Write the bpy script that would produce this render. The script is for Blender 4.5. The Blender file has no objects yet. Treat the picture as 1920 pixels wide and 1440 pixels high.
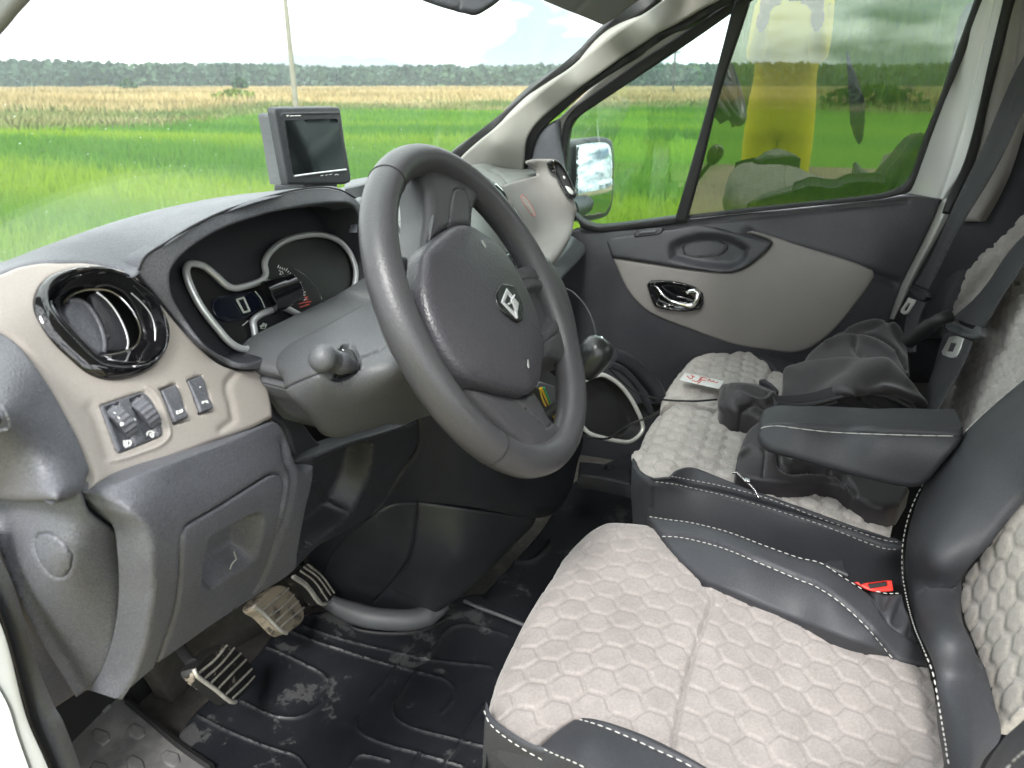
import bpy, math, random
import numpy as np
from mathutils import Matrix, Vector, geometry
import mathutils.noise as mnoise
random.seed(7); rng = np.random.default_rng(7)
S = bpy.context.scene
COL = S.collection

# ------------------------------------------------------------------ camera
# The cab axes are the world axes: X to the passenger side, Y to the front, Z up.
EYE = np.array([0.0, 0.0, 1.6])
FPX = 1442.0
PITCH, YAW = math.radians(21.4), math.radians(19.7)
FW = np.array([math.cos(YAW)*math.cos(PITCH), math.sin(YAW)*math.cos(PITCH), -math.sin(PITCH)])
RT = np.array([math.sin(YAW), -math.cos(YAW), 0.0])
UP = np.cross(RT, FW)
cd = bpy.data.cameras.new('camera'); cam = bpy.data.objects.new('camera', cd); COL.objects.link(cam)
cam.matrix_world = Matrix(((RT[0], UP[0], -FW[0], EYE[0]), (RT[1], UP[1], -FW[1], EYE[1]), (RT[2], UP[2], -FW[2], EYE[2]), (0, 0, 0, 1)))
cd.sensor_width = 36.0; cd.lens = FPX/1920*36.0; cd.clip_start = 0.02; cd.clip_end = 3000
cd.dof.use_dof = True; cd.dof.focus_distance = 1.15; cd.dof.aperture_fstop = 9.0
S.camera = cam

# ------------------------------------------------------------------ sky, sun, exposure
SUN_EL, SUN_AZ = math.radians(50), math.radians(268)      # compass style angle of the sun, from +Y clockwise
w = bpy.data.worlds.new("World"); S.world = w; w.use_nodes = True
nt = w.node_tree; bg = nt.nodes['Background']; bg.inputs['Strength'].default_value = 0.11
sky = nt.nodes.new('ShaderNodeTexSky'); sky.sky_type = 'NISHITA'; sky.sun_disc = False
sky.sun_elevation = SUN_EL; sky.sun_rotation = SUN_AZ; sky.dust_density = 2.0; sky.ozone_density = 1.5
tc = nt.nodes.new('ShaderNodeTexCoord'); mp = nt.nodes.new('ShaderNodeMapping'); mp.inputs['Scale'].default_value = (1.0, 1.0, 3.2)
nz = nt.nodes.new('ShaderNodeTexNoise'); nz.inputs['Scale'].default_value = 3.6; nz.inputs['Detail'].default_value = 7; nz.inputs['Roughness'].default_value = 0.55
rp = nt.nodes.new('ShaderNodeValToRGB'); rp.color_ramp.elements[0].position = 0.27; rp.color_ramp.elements[1].position = 0.46
nz2 = nt.nodes.new('ShaderNodeTexNoise'); nz2.inputs['Scale'].default_value = 5.0; nz2.inputs['Detail'].default_value = 5
cr = nt.nodes.new('ShaderNodeValToRGB'); cr.color_ramp.elements[0].color = (2.3, 2.7, 2.9, 1); cr.color_ramp.elements[1].color = (11.5, 11.6, 11.8, 1)
cr.color_ramp.elements[0].position = 0.37; cr.color_ramp.elements[1].position = 0.52
mx = nt.nodes.new('ShaderNodeMix'); mx.data_type = 'RGBA'
L = nt.links.new
L(tc.outputs['Generated'], mp.inputs['Vector']); L(mp.outputs['Vector'], nz.inputs['Vector']); L(mp.outputs['Vector'], nz2.inputs['Vector'])
L(nz.outputs['Fac'], rp.inputs['Fac']); L(nz2.outputs['Fac'], cr.inputs['Fac'])
L(rp.outputs['Color'], mx.inputs['Factor']); L(sky.outputs['Color'], mx.inputs['A']); L(cr.outputs['Color'], mx.inputs['B'])
L(mx.outputs['Result'], bg.inputs['Color'])
sd = bpy.data.lights.new('sun', 'SUN'); sd.energy = 1.5; sd.angle = math.radians(14); sd.color = (1.0, 0.975, 0.945)
so = bpy.data.objects.new('sun', sd); COL.objects.link(so); so.location = (-4, -4, 9)
sdir = Vector((math.sin(SUN_AZ)*math.cos(SUN_EL), math.cos(SUN_AZ)*math.cos(SUN_EL), math.sin(SUN_EL)))
so.rotation_euler = sdir.to_track_quat('Z', 'Y').to_euler()
S.view_settings.view_transform = 'Standard'; S.view_settings.look = 'None'; S.view_settings.gamma = 1.0
S.view_settings.exposure = 1.75
S.cycles.max_bounces = 10; S.cycles.transparent_max_bounces = 24; S.cycles.use_denoising = True
S.cycles.caustics_reflective = False; S.cycles.caustics_refractive = False
S.cycles.sample_clamp_indirect = 8.0

# ------------------------------------------------------------------ materials
def nodes(m): return m.node_tree.nodes, m.node_tree.links.new
def mat(name, col, rough=0.5, metal=0.0, grain=0, gs=900, var=0.0, vs=30, spec=0.5, sheen=0.0, coat=0.0, col2=None, smudge=0.0):
    m = bpy.data.materials.new(name); m.use_nodes = True; N, l = nodes(m); b = N['Principled BSDF']
    b.inputs['Roughness'].default_value = rough; b.inputs['Metallic'].default_value = metal
    b.inputs['Specular IOR Level'].default_value = spec
    if sheen: b.inputs['Sheen Weight'].default_value = sheen; b.inputs['Sheen Roughness'].default_value = 0.4
    if coat: b.inputs['Coat Weight'].default_value = coat; b.inputs['Coat Roughness'].default_value = 0.04
    t = N.new('ShaderNodeTexCoord'); c4 = (*col, 1)
    if var or col2:
        n = N.new('ShaderNodeTexNoise'); n.inputs['Scale'].default_value = vs; n.inputs['Detail'].default_value = 6; n.inputs['Roughness'].default_value = 0.65
        l(t.outputs['Object'], n.inputs['Vector'])
        r = N.new('ShaderNodeValToRGB'); r.color_ramp.elements[0].position = 0.34; r.color_ramp.elements[1].position = 0.68
        a = tuple(x*(1-var) for x in col); c = col2 or tuple(min(1, x*(1+var)) for x in col)
        r.color_ramp.elements[0].color = (*a, 1); r.color_ramp.elements[1].color = (*c, 1)
        l(n.outputs['Fac'], r.inputs['Fac']); l(r.outputs['Color'], b.inputs['Base Color'])
    else: b.inputs['Base Color'].default_value = c4
    if smudge:
        n = N.new('ShaderNodeTexNoise'); n.inputs['Scale'].default_value = 9; n.inputs['Detail'].default_value = 8; n.inputs['Roughness'].default_value = 0.7
        l(t.outputs['Object'], n.inputs['Vector']); mr = N.new('ShaderNodeMapRange')
        mr.inputs['From Min'].default_value = 0.3; mr.inputs['From Max'].default_value = 0.7
        mr.inputs['To Min'].default_value = rough-smudge; mr.inputs['To Max'].default_value = rough+smudge
        l(n.outputs['Fac'], mr.inputs['Value']); l(mr.outputs['Result'], b.inputs['Roughness'])
    if grain:
        v = N.new('ShaderNodeTexVoronoi'); v.inputs['Scale'].default_value = gs; v.feature = 'SMOOTH_F1'
        l(t.outputs['Object'], v.inputs['Vector']); bp = N.new('ShaderNodeBump'); bp.inputs['Strength'].default_value = grain; bp.inputs['Distance'].default_value = 0.0006
        l(v.outputs['Distance'], bp.inputs['Height']); l(bp.outputs['Normal'], b.inputs['Normal'])
    return m
def dusty(m, col, lo, hi, sc, amount=1.0):
    """specks of dirt of another colour over a finished material"""
    N, l = nodes(m); b = N['Principled BSDF']; s = b.inputs['Base Color']
    t = N.new('ShaderNodeTexCoord'); n = N.new('ShaderNodeTexNoise'); n.inputs['Scale'].default_value = sc; n.inputs['Detail'].default_value = 9; n.inputs['Roughness'].default_value = 0.7
    l(t.outputs['Object'], n.inputs['Vector']); r = N.new('ShaderNodeMapRange'); r.inputs['From Min'].default_value = lo; r.inputs['From Max'].default_value = hi; r.inputs['To Max'].default_value = amount
    l(n.outputs['Fac'], r.inputs['Value']); x = N.new('ShaderNodeMix'); x.data_type = 'RGBA'; x.inputs['B'].default_value = (*col, 1); l(r.outputs['Result'], x.inputs['Factor'])
    if s.links: l(s.links[0].from_socket, x.inputs['A'])
    else: x.inputs['A'].default_value = s.default_value
    l(x.outputs['Result'], s)
    return m
def speckle(m, amt, sc):
    """fine colour mottling: painted micro-shading of moulded grain, texture of cloth pile"""
    N, l = nodes(m); b = N['Principled BSDF']; s = b.inputs['Base Color']; t = N.new('ShaderNodeTexCoord'); n = N.new('ShaderNodeTexNoise'); n.inputs['Scale'].default_value = sc; n.inputs['Detail'].default_value = 2.5
    l(t.outputs['Object'], n.inputs['Vector']); r = N.new('ShaderNodeMapRange'); r.inputs['From Min'].default_value = 0.3; r.inputs['From Max'].default_value = 0.7; r.inputs['To Min'].default_value = 1-amt; r.inputs['To Max'].default_value = 1+amt
    l(n.outputs['Fac'], r.inputs['Value']); x = N.new('ShaderNodeVectorMath'); x.operation = 'SCALE'; l(r.outputs['Result'], x.inputs['Scale'])
    if s.links: l(s.links[0].from_socket, x.inputs[0])
    else: x.inputs[0].default_value = s.default_value[:3]
    l(x.outputs[0], s)
def glass(name, tint, refl, dust=0.0, dcol=(0.8, 0.85, 0.8), speck=0.0):
    m = bpy.data.materials.new(name); m.use_nodes = True; N, l = nodes(m); N.remove(N['Principled BSDF']); out = N['Material Output']
    tr = N.new('ShaderNodeBsdfTransparent'); tr.inputs['Color'].default_value = (*tint, 1)
    gl = N.new('ShaderNodeBsdfGlossy'); gl.inputs['Roughness'].default_value = 0.0
    lw = N.new('ShaderNodeLayerWeight'); lw.inputs['Blend'].default_value = 0.5
    pw = N.new('ShaderNodeMath'); pw.operation = 'POWER'; pw.inputs[1].default_value = 5.0; l(lw.outputs['Facing'], pw.inputs[0])
    fr = N.new('ShaderNodeMath'); fr.operation = 'MULTIPLY_ADD'; fr.inputs[1].default_value = 0.06*(1-refl); fr.inputs[2].default_value = refl; l(pw.outputs[0], fr.inputs[0])
    a = N.new('ShaderNodeMixShader'); l(fr.outputs[0], a.inputs['Fac']); l(tr.outputs[0], a.inputs[1]); l(gl.outputs[0], a.inputs[2])
    last = a
    if dust or speck:
        df = N.new('ShaderNodeBsdfTranslucent'); df.inputs['Color'].default_value = (*dcol, 1)
        t = N.new('ShaderNodeTexCoord'); n = N.new('ShaderNodeTexNoise'); n.inputs['Scale'].default_value = 5; n.inputs['Detail'].default_value = 6
        l(t.outputs['Object'], n.inputs['Vector']); mr = N.new('ShaderNodeMapRange'); mr.inputs['From Min'].default_value = 0.3; mr.inputs['From Max'].default_value = 0.75
        mr.inputs['To Min'].default_value = dust*0.4; mr.inputs['To Max'].default_value = dust*1.3; l(n.outputs['Fac'], mr.inputs['Value'])
        v = N.new('ShaderNodeTexVoronoi'); v.inputs['Scale'].default_value = 34; l(t.outputs['Object'], v.inputs['Vector'])
        n2 = N.new('ShaderNodeMapRange'); n2.inputs['From Min'].default_value = 0.06; n2.inputs['From Max'].default_value = 0.035; n2.inputs['To Max'].default_value = speck; l(v.outputs['Distance'], n2.inputs['Value'])
        ad = N.new('ShaderNodeMath'); l(mr.outputs['Result'], ad.inputs[0]); l(n2.outputs['Result'], ad.inputs[1])
        b = N.new('ShaderNodeMixShader'); l(ad.outputs[0], b.inputs['Fac']); l(a.outputs[0], b.inputs[1]); l(df.outputs[0], b.inputs[2]); last = b
    l(last.outputs[0], out.inputs['Surface'])
    return m
M = {}
M['dark'] = dusty(mat('dark_grained_plastic', (0.090, 0.093, 0.106), 0.5, grain=0.7, gs=640, var=0.08, vs=12, smudge=0.08), (0.30, 0.29, 0.27), 0.67, 0.74, 85, 0.6)
M['darker'] = dusty(mat('black_grained_plastic', (0.022, 0.023, 0.028), 0.47, grain=0.5, gs=700, var=0.1, vs=14, smudge=0.08), (0.2, 0.19, 0.17), 0.68, 0.8, 50, 0.4)
M['door'] = dusty(mat('door_grained_plastic', (0.046, 0.047, 0.054), 0.5, grain=0.5, gs=700, var=0.08, vs=12, smudge=0.08), (0.22, 0.21, 0.2), 0.7, 0.8, 60, 0.4)
M['wheel'] = mat('charcoal_wheel_foam', (0.047, 0.047, 0.051), 0.42, grain=0.35, gs=480, var=0.06, vs=9, smudge=0.07)
M['pad'] = mat('charcoal_airbag_skin', (0.044, 0.043, 0.050), 0.38, grain=0.8, gs=380, var=0.05, vs=9)
M['shroud'] = dusty(mat('grey_green_shroud_plastic', (0.084, 0.088, 0.094), 0.48, grain=0.4, gs=600, var=0.06, vs=12), (0.35, 0.34, 0.3), 0.68, 0.78, 45, 0.5)
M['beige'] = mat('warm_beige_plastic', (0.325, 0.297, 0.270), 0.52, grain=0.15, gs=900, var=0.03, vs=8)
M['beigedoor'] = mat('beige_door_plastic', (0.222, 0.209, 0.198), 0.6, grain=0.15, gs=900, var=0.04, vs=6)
M['pillar'] = mat('pale_grey_pillar_plastic', (0.30, 0.29, 0.265), 0.85, grain=0.2, gs=900, var=0.03, vs=8)
M['gloss'] = mat('piano_black', (0.006, 0.006, 0.007), 0.06, coat=0.6)
M['chrome'] = mat('chrome', (0.85, 0.85, 0.86), 0.12, 1.0)
M['satin'] = mat('satin_silver', (0.66, 0.67, 0.68), 0.36, 0.6)
M['rubber'] = mat('black_rubber', (0.012, 0.012, 0.013), 0.55, grain=0.1)
M['black'] = mat('matt_black', (0.008, 0.008, 0.009), 0.7)
M['dial'] = mat('dial_black', (0.009, 0.009, 0.010), 0.35)
M['lcd'] = mat('dark_blue_display', (0.006, 0.008, 0.016), 0.12)
M['print'] = mat('white_print', (0.75, 0.76, 0.74), 0.5)
M['printdim'] = mat('grey_print', (0.42, 0.46, 0.42), 0.5)
M['redprint'] = mat('red_print', (0.6, 0.06, 0.04), 0.5)
M['white'] = mat('white_body_paint', (0.80, 0.83, 0.82), 0.22, coat=0.5)
M['fabric'] = dusty(mat('pale_beige_velour', (0.292, 0.266, 0.254), 0.92, sheen=0.35, var=0.10, vs=26, spec=0.15, grain=0.25, gs=1400), (0.36, 0.32, 0.27), 0.6, 0.75, 7, 0.35)
M['fabricc'] = dusty(mat('seat_back_velour', (0.34, 0.32, 0.29), 0.92, sheen=0.35, var=0.10, vs=26, spec=0.15, grain=0.25, gs=1400), (0.26, 0.24, 0.2), 0.6, 0.75, 7, 0.35)
M['fabricb'] = dusty(mat('pale_grey_velour', (0.44, 0.412, 0.385), 0.92, sheen=0.35, var=0.12, vs=22, spec=0.15, grain=0.25, gs=1400), (0.3, 0.27, 0.23), 0.6, 0.75, 8, 0.35)
M['leather'] = mat('black_leatherette', (0.036, 0.038, 0.044), 0.6, grain=0.3, gs=650, var=0.06, vs=10, smudge=0.06)
M['thread'] = mat('white_thread', (0.48, 0.48, 0.46), 0.8)
M['jacket'] = mat('charcoal_softshell', (0.024, 0.021, 0.024), 0.52, sheen=0.3, var=0.1, vs=40, grain=0.2, gs=1500)
M['lining'] = mat('black_lining', (0.012, 0.012, 0.017), 0.7, sheen=0.1)
M['belt'] = mat('black_webbing', (0.034, 0.034, 0.038), 0.65, grain=0.4, gs=900)
M['mat'] = dusty(mat('black_rubber_mat', (0.009, 0.010, 0.013), 0.42, grain=0.1, gs=600, smudge=0.12), (0.14, 0.14, 0.14), 0.575, 0.60, 8, 0.32)
M['carpet'] = dusty(mat('dirty_dark_carpet', (0.05, 0.046, 0.042), 0.95, grain=0.6, gs=900, var=0.25, vs=50), (0.17, 0.15, 0.12), 0.56, 0.7, 12, 0.6)
M['step'] = dusty(mat('worn_step_rubber', (0.11, 0.11, 0.11), 0.6, grain=0.25, gs=500, var=0.2, vs=20), (0.24, 0.235, 0.22), 0.5, 0.7, 16, 0.55)
M['pedal'] = dusty(mat('worn_pedal_rubber', (0.012, 0.012, 0.012), 0.5, var=0.2, vs=60), (0.36, 0.31, 0.25), 0.58, 0.62, 22, 0.8)
M['pedaldirty'] = dusty(mat('muddy_pedal_rubber', (0.012, 0.012, 0.012), 0.6, var=0.2, vs=60), (0.33, 0.28, 0.21), 0.38, 0.5, 24, 0.9)
M['pedalrib'] = dusty(mat('pale_worn_pedal_metal', (0.62, 0.60, 0.54), 0.4, 0.6, var=0.2, vs=50), (0.2, 0.17, 0.13), 0.55, 0.7, 40, 0.7)
M['red'] = mat('red_buckle', (0.62, 0.035, 0.025), 0.4)
M['tongue'] = mat('steel_shine_grey', (0.66, 0.66, 0.63), 0.3, 0.35)  # light grey colour stands in for bright reflections on the metal
M['lid'] = mat('grey_green_lid', (0.115, 0.122, 0.113), 0.55, grain=0.3, gs=600)
M['headliner'] = mat('grey_headliner', (0.33, 0.32, 0.30), 0.95, grain=0.2)
M['visor'] = mat('grey_visor_vinyl', (0.15, 0.155, 0.15), 0.7, grain=0.3)
M['screen'] = mat('monitor_screen', (0.008, 0.010, 0.011), 0.06, spec=0.22)
M['mirrorglass'] = mat('mirror_silver', (0.50, 0.53, 0.56), 0.0, 1.0)
M['greenwire'] = mat('green_wire', (0.02, 0.42, 0.2), 0.4); M['yellowwire'] = mat('yellow_wire', (0.75, 0.5, 0.03), 0.4)
M['silverdash'] = mat('silver_grey_plastic', (0.27, 0.29, 0.28), 0.4, var=0.03)
M['windscreen'] = glass('dusty_clear_glass', (0.95, 0.98, 0.96), 0.022, 0.012, (0.75, 0.9, 0.8), 0.35)
M['quarterglass'] = glass('clear_side_glass', (0.80, 0.89, 0.85), 0.09, 0.012, (0.8, 0.85, 0.7), 0.12)
M['sideglass'] = glass('tinted_side_glass', (0.42, 0.46, 0.43), 0.20, 0.008, (0.7, 0.75, 0.65), 0.1)

for k_, a_, s_ in (('dark', 0.20, 420), ('darker', 0.2, 420), ('door', 0.2, 400), ('wheel', 0.07, 420), ('pad', 0.1, 400), ('shroud', 0.14, 500), ('leather', 0.14, 420), ('fabric', 0.10, 330), ('fabricb', 0.12, 330), ('fabricc', 0.12, 330), ('jacket', 0.16, 420), ('beige', 0.05, 500), ('beigedoor', 0.05, 500), ('belt', 0.2, 600), ('mat', 0.2, 300)): speckle(M[k_], a_, s_)
# ------------------------------------------------------------------ things and meshes
def thing(name, label, cat, loc=(0, 0, 0), group=None, kind='thing'):
    o = bpy.data.objects.new(name, None); COL.objects.link(o); o.location = loc; o.empty_display_size = 0.05
    o['label'] = label; o['category'] = cat; o['kind'] = kind
    if group: o['group'] = group
    return o
def tag(o, label, cat, kind='thing', group=None):
    o['label'] = label; o['category'] = cat; o['kind'] = kind
    if group: o['group'] = group
    return o
def base_of(o):
    p = Vector((0, 0, 0))
    while o: p += o.location; o = o.parent
    return p
def mk(name, v, f, m, parent=None, smooth=True, sharp=55, kind=None, label=None):
    me = bpy.data.meshes.new(name)
    off = base_of(parent) if parent else Vector((0, 0, 0))
    v = np.asarray(v, float) - np.array(off)[None]
    me.from_pydata(v.tolist(), [], [tuple(int(i) for i in q) for q in f]); me.validate()
    ms = m if isinstance(m, (list, tuple)) else [m]
    for x in ms: me.materials.append(x)
    if smooth:
        me.polygons.foreach_set('use_smooth', [True]*len(me.polygons))
        if sharp < 180: me.set_sharp_from_angle(angle=math.radians(sharp))
    me.update()
    o = bpy.data.objects.new(name, me); COL.objects.link(o)
    if parent: o.parent = parent
    if kind: o['kind'] = kind
    if label: o['label'] = label
    return o

# ------------------------------------------------------------------ measuring the photograph
def ray(px, py):
    px = np.asarray(px, float); py = np.asarray(py, float)
    return FW + RT*((px-960)/FPX)[..., None] - UP*((py-720)/FPX)[..., None]
AX = {'x': 0, 'y': 1, 'z': 2}
def at(px, py, **k):
    (a, v), = k.items(); r = ray(px, py)
    d = v if a == 'd' else (v-EYE[AX[a]])/r[AX[a]]
    return EYE + d*r
class Plane:
    """a plane of the cab: normal n through point p"""
    def __init__(s, n, p): s.n = np.array(n, float); s.p = np.array(p, float)
    def inv(s, px, py): return ray(px, py)@s.n/((s.p-EYE)@s.n)
class Sheet:
    """a smooth curved sheet through measured points (px, py, axis, coordinate)"""
    def __init__(s, c, reg=1e-4):
        q = np.array([(a, b) for a, b, _, _ in c], float)/1000
        t = np.array([ray(a, b)[AX[k]]/(v-EYE[AX[k]]) if k in AX else 1.0/v for a, b, k, v in c])
        n = len(q); K = s.k(np.linalg.norm(q[:, None]-q[None], axis=2)) + reg*np.eye(n)
        P = np.c_[np.ones(n), q]; A = np.zeros((n+3, n+3)); A[:n, :n] = K; A[:n, n:] = P; A[n:, :n] = P.T
        s.w = np.linalg.lstsq(A, np.r_[t, 0, 0, 0], rcond=None)[0]; s.q = q
    def k(s, r): return np.where(r > 1e-9, r*r*np.log(np.maximum(r, 1e-9)), 0)
    def inv(s, px, py):
        p = np.stack([np.asarray(px, float), np.asarray(py, float)], -1)/1000
        r = np.linalg.norm(p[..., None, :]-s.q, axis=-1)
        return s.k(r)@s.w[:-3] + s.w[-3] + p@s.w[-2:]
class Near:
    """the same sheet, m metres nearer to the viewer"""
    def __init__(s, b, m): s.b = b; s.m = m
    def inv(s, px, py): return 1/(1/s.b.inv(px, py)-s.m)
def pos(s, px, py): return EYE + ray(px, py)/s.inv(px, py)[..., None]
def nrm(s, px, py):
    p = pos(s, px, py); a = pos(s, px+1.0, py)-p; b = pos(s, px, py+1.0)-p
    n = np.cross(a, b); n /= np.linalg.norm(n, axis=-1)[..., None]+1e-12
    return n*np.sign(((EYE-p)*n).sum(-1))[..., None]
def crop(ox, oy, s): return lambda pts: [(ox+p[0]/s, oy+p[1]/s) for p in pts]
c2 = crop(480, 160, 3); c3 = crop(960, 0, 3); c4 = crop(1400, 0, 3.6); c5 = crop(0, 440, 2.7692); c6 = crop(300, 380, 4); c7 = crop(620, 260, 2.1818); c8 = crop(1040, 380, 2.909)
e1 = crop(1140, 580, 3); e2 = crop(0, 900, 2.667); e3 = crop(400, 740, 2.8235); e4 = crop(300, 1000, 2.909); e5 = crop(900, 920, 2.77); e6 = crop(1400, 900, 2.667); e7 = crop(1600, 300, 2.88)
e8 = crop(780, 0, 3.6923)
w1 = crop(660, 280, 4.174); w2 = crop(980, 480, 3); vc = crop(60, 470, 5.538); sc_ = crop(170, 690, 7.385); mc = crop(490, 190, 9)

# ------------------------------------------------------------------ outline tools
def curve(pts, step=6.0, closed=True, sharp=48):
    P = np.array([p[:2] for p in pts], float); n = len(P)
    def corner(i):
        if not closed and i in (0, n-1): return True
        a = P[i]-P[i-1]; b = P[(i+1) % n]-P[i]; la, lb = np.linalg.norm(a), np.linalg.norm(b)
        if la < 1e-6 or lb < 1e-6: return True
        return math.degrees(math.acos(np.clip(a@b/(la*lb), -1, 1))) > sharp
    cn = [corner(i) for i in range(n)]; out = []
    for i in range(n if closed else n-1):
        j = (i+1) % n; p1, p2 = P[i], P[j]; d = np.linalg.norm(p2-p1)
        if d < 1e-6: continue
        p0 = P[i-1] if not cn[i] else 2*p1-p2; p3 = P[(j+1) % n] if not cn[j] else 2*p2-p1
        t1 = (p2-p0)/max(np.linalg.norm(p1-p0)+d, 1e-6)*d; t2 = (p3-p1)/max(np.linalg.norm(p3-p2)+d, 1e-6)*d
        if cn[i] and cn[j]: t1 = t2 = p2-p1
        k = max(1, int(round(d/step)))
        for s in range(k):
            u = s/k; out.append((2*u**3-3*u**2+1)*p1+(u**3-2*u**2+u)*t1+(-2*u**3+3*u**2)*p2+(u**3-u**2)*t2)
    if not closed: out.append(P[-1])
    return np.array(out)
def segdist(q, line, closed=False):
    a = line if closed else line[:-1]; b = np.roll(line, -1, 0) if closed else line[1:]
    out = np.full(len(q), 1e9); ab = b-a; L2 = np.maximum((ab**2).sum(1), 1e-9)
    for s in range(0, len(q), 4000):
        p = q[s:s+4000, None]-a[None]; t = np.clip((p*ab).sum(2)/L2, 0, 1)
        out[s:s+4000] = np.sqrt((((p-t[..., None]*ab)**2).sum(2)).min(1))
    return out
def inside(q, poly):
    x, y = q[:, 0], q[:, 1]; r = np.zeros(len(q), bool); n = len(poly)
    for i in range(n):
        (x1, y1), (x2, y2) = poly[i], poly[(i+1) % n]
        if y1 == y2: continue
        c = (y1 > y) != (y2 > y); r ^= c & (x < (x2-x1)*(y-y1)/(y2-y1)+x1)
    return r
def normals2(c, closed):
    t = np.roll(c, -1, 0)-np.roll(c, 1, 0) if closed else np.gradient(c, axis=0)
    t = t/(np.linalg.norm(t, axis=1)[:, None]+1e-9); return np.stack([-t[:, 1], t[:, 0]], 1)
sm = lambda x: x*x*(3-2*x)
def panel(name, poly, surf, m, parent=None, th=0.01, rnd=0.003, step=7.0, reliefs=(), holes=(), back=None, sharp=48, cap=False, bstep=None, kind=None, label=None, ssharp=50):
    """a moulded panel: outline poly on a curved sheet, rounded rim, turned back by th"""
    if isinstance(back, str):
        c_ = np.mean(np.array([p[:2] for p in poly], float), 0); back = ray(c_[0], c_[1]); back = back/np.linalg.norm(back)
    bd = curve(poly, bstep or min(step, 6.0), True, sharp); hs = [curve(h, bstep or min(step, 6.0), True, sharp) for h in holes]
    area = 0.5*np.sum(bd[:, 0]*np.roll(bd[:, 1], -1)-np.roll(bd[:, 0], -1)*bd[:, 1])
    if area < 0: bd = bd[::-1]
    cx = bd.mean(0); dm = 1/np.median(surf.inv(bd[:, 0], bd[:, 1])); rpx = rnd*FPX/dm
    R = []
    for r in reliefs:
        r = list(r)
        if r[0] in ('groove', 'round', 'pocket'): r[1] = curve(r[1], 5.0, r[0] == 'pocket', 60)
        R.append(r)
    x0, y0 = bd.min(0); x1, y1 = bd.max(0)
    gx, gy = np.meshgrid(np.arange(x0+step/2, x1, step), np.arange(y0+step/2, y1, step*0.87)); gx[1::2] += step/2
    q = np.stack([gx.ravel(), gy.ravel()], 1); ex = []
    loops = [bd]+hs
    for lp in loops:
        n2 = normals2(lp, True)
        for fr in (0.12, 0.4, 0.75, 1.0):
            ex += [lp+n2*rpx*fr, lp-n2*rpx*fr]
    for r in R:
        if r[0] == 'groove':
            n2 = normals2(r[1], False)
            for fr in (0, -0.6, 0.6, -1.2, 1.2, -2.2, 2.2): ex.append(r[1]+n2*r[2]*fr)
        if r[0] == 'pocket':
            n2 = normals2(r[1], True)
            for fr in (0, -0.5, 0.5, -1, 1): ex.append(r[1]+n2*r[3]*fr)
    g = q
    keep = inside(g, bd)
    for h in hs: keep &= ~inside(g, h)
    g = g[keep]; db = np.min([segdist(g, lp, True) for lp in loops], 0) if len(g) else np.zeros(0)
    g = g[db > max(0.45*step, rpx*1.05)]
    if ex:
        e = np.concatenate(ex); keep = inside(e, bd)
        for h in hs: keep &= ~inside(e, h)
        e = e[keep]; de = np.min([segdist(e, lp, True) for lp in loops], 0); e = e[de > 0.10*rpx]
        # thin out extra points on a small grid
        k = np.unique(np.round(e/(0.28*min(step, 6))).astype(int), axis=0, return_index=True)[1]; e = e[k]
    else: e = np.zeros((0, 2))
    pts = np.concatenate(loops+[e, g]); ed = []; s = 0; rims = []
    for lp in loops:
        n = len(lp); ed += [(s+i, s+(i+1) % n) for i in range(n)]; rims.append(list(range(s, s+n))); s += n
    ov, oe, of, orig, _, _ = geometry.delaunay_2d_cdt([Vector(p) for p in pts], ed, [], 0, 1e-4)
    V2 = np.array([(v.x, v.y) for v in ov]); F = np.array([list(f) for f in of if len(f) == 3], int)
    cen = V2[F].mean(1); ok = inside(cen, bd)
    for h in hs: ok &= ~inside(cen, h)
    F = F[ok]
    mapi = {}
    for i, o in enumerate(orig):
        for j in o: mapi[j] = i
    bdist = lambda Q: np.min([segdist(Q, lp, True) for lp in loops], 0)
    def lift(Q, inner=None):
        P = pos(surf, Q[:, 0], Q[:, 1]); n = nrm(surf, Q[:, 0], Q[:, 1]); h = np.zeros(len(Q)); d = 1/surf.inv(Q[:, 0], Q[:, 1])
        b = bdist(Q) if inner is None else inner
        rr = np.maximum(rnd*FPX/d, 1e-6); u = np.clip(b/rr, 0, 1); h -= rnd*(1-np.sqrt(np.clip(1-(1-u)**2, 0, 1)))
        for r in R:
            if r[0] == 'round':
                dd = segdist(Q, r[1]); u = np.clip(dd/(r[2]*FPX/d), 0, 1); h -= r[2]*(1-np.sqrt(np.clip(1-(1-u)**2, 0, 1)))*0.999
            elif r[0] == 'groove':
                h -= r[3]*np.exp(-(segdist(Q, r[1])/r[2])**2)
            elif r[0] == 'pocket':
                sd_ = segdist(Q, r[1], True)*np.where(inside(Q, r[1]), 1, -1); h -= r[2]*sm(np.clip(sd_/(2*r[3])+0.5, 0, 1))
            elif r[0] == 'bulge': h += r[1]*np.sqrt(np.clip(1-(1-np.clip(b/r[2], 0, 1))**2, 0, 1))
            elif r[0] == 'func': h += r[1](Q, P, b)
        return P, n, h
    P, n, h = lift(V2); V = P+n*h[:, None]; F = F.tolist()
    tri = np.array(F); fn = np.cross(V[tri[:, 1]]-V[tri[:, 0]], V[tri[:, 2]]-V[tri[:, 0]])
    if ((EYE-V[tri[:, 0]])*fn).sum() < 0: F = [f[::-1] for f in F]
    if th:
        VV = [V]; nb = len(V)
        for rim in rims:
            idx = [mapi[i] for i in rim]; bv = np.array(back, float)[None]*th if back is not None else -n[idx]*th
            VV.append(V[idx]+bv); k = len(idx)
            F += [(idx[i], idx[(i+1) % k], nb+(i+1) % k, nb+i) for i in range(k)]; nb += k
        if cap:
            bv = np.array(back, float)[None]*th if back is not None else -n*th
            VV.append(V+bv); F += [tuple(a+nb for a in f[::-1]) for f in F[:len(tri)]]
        V = np.concatenate(VV)
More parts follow.
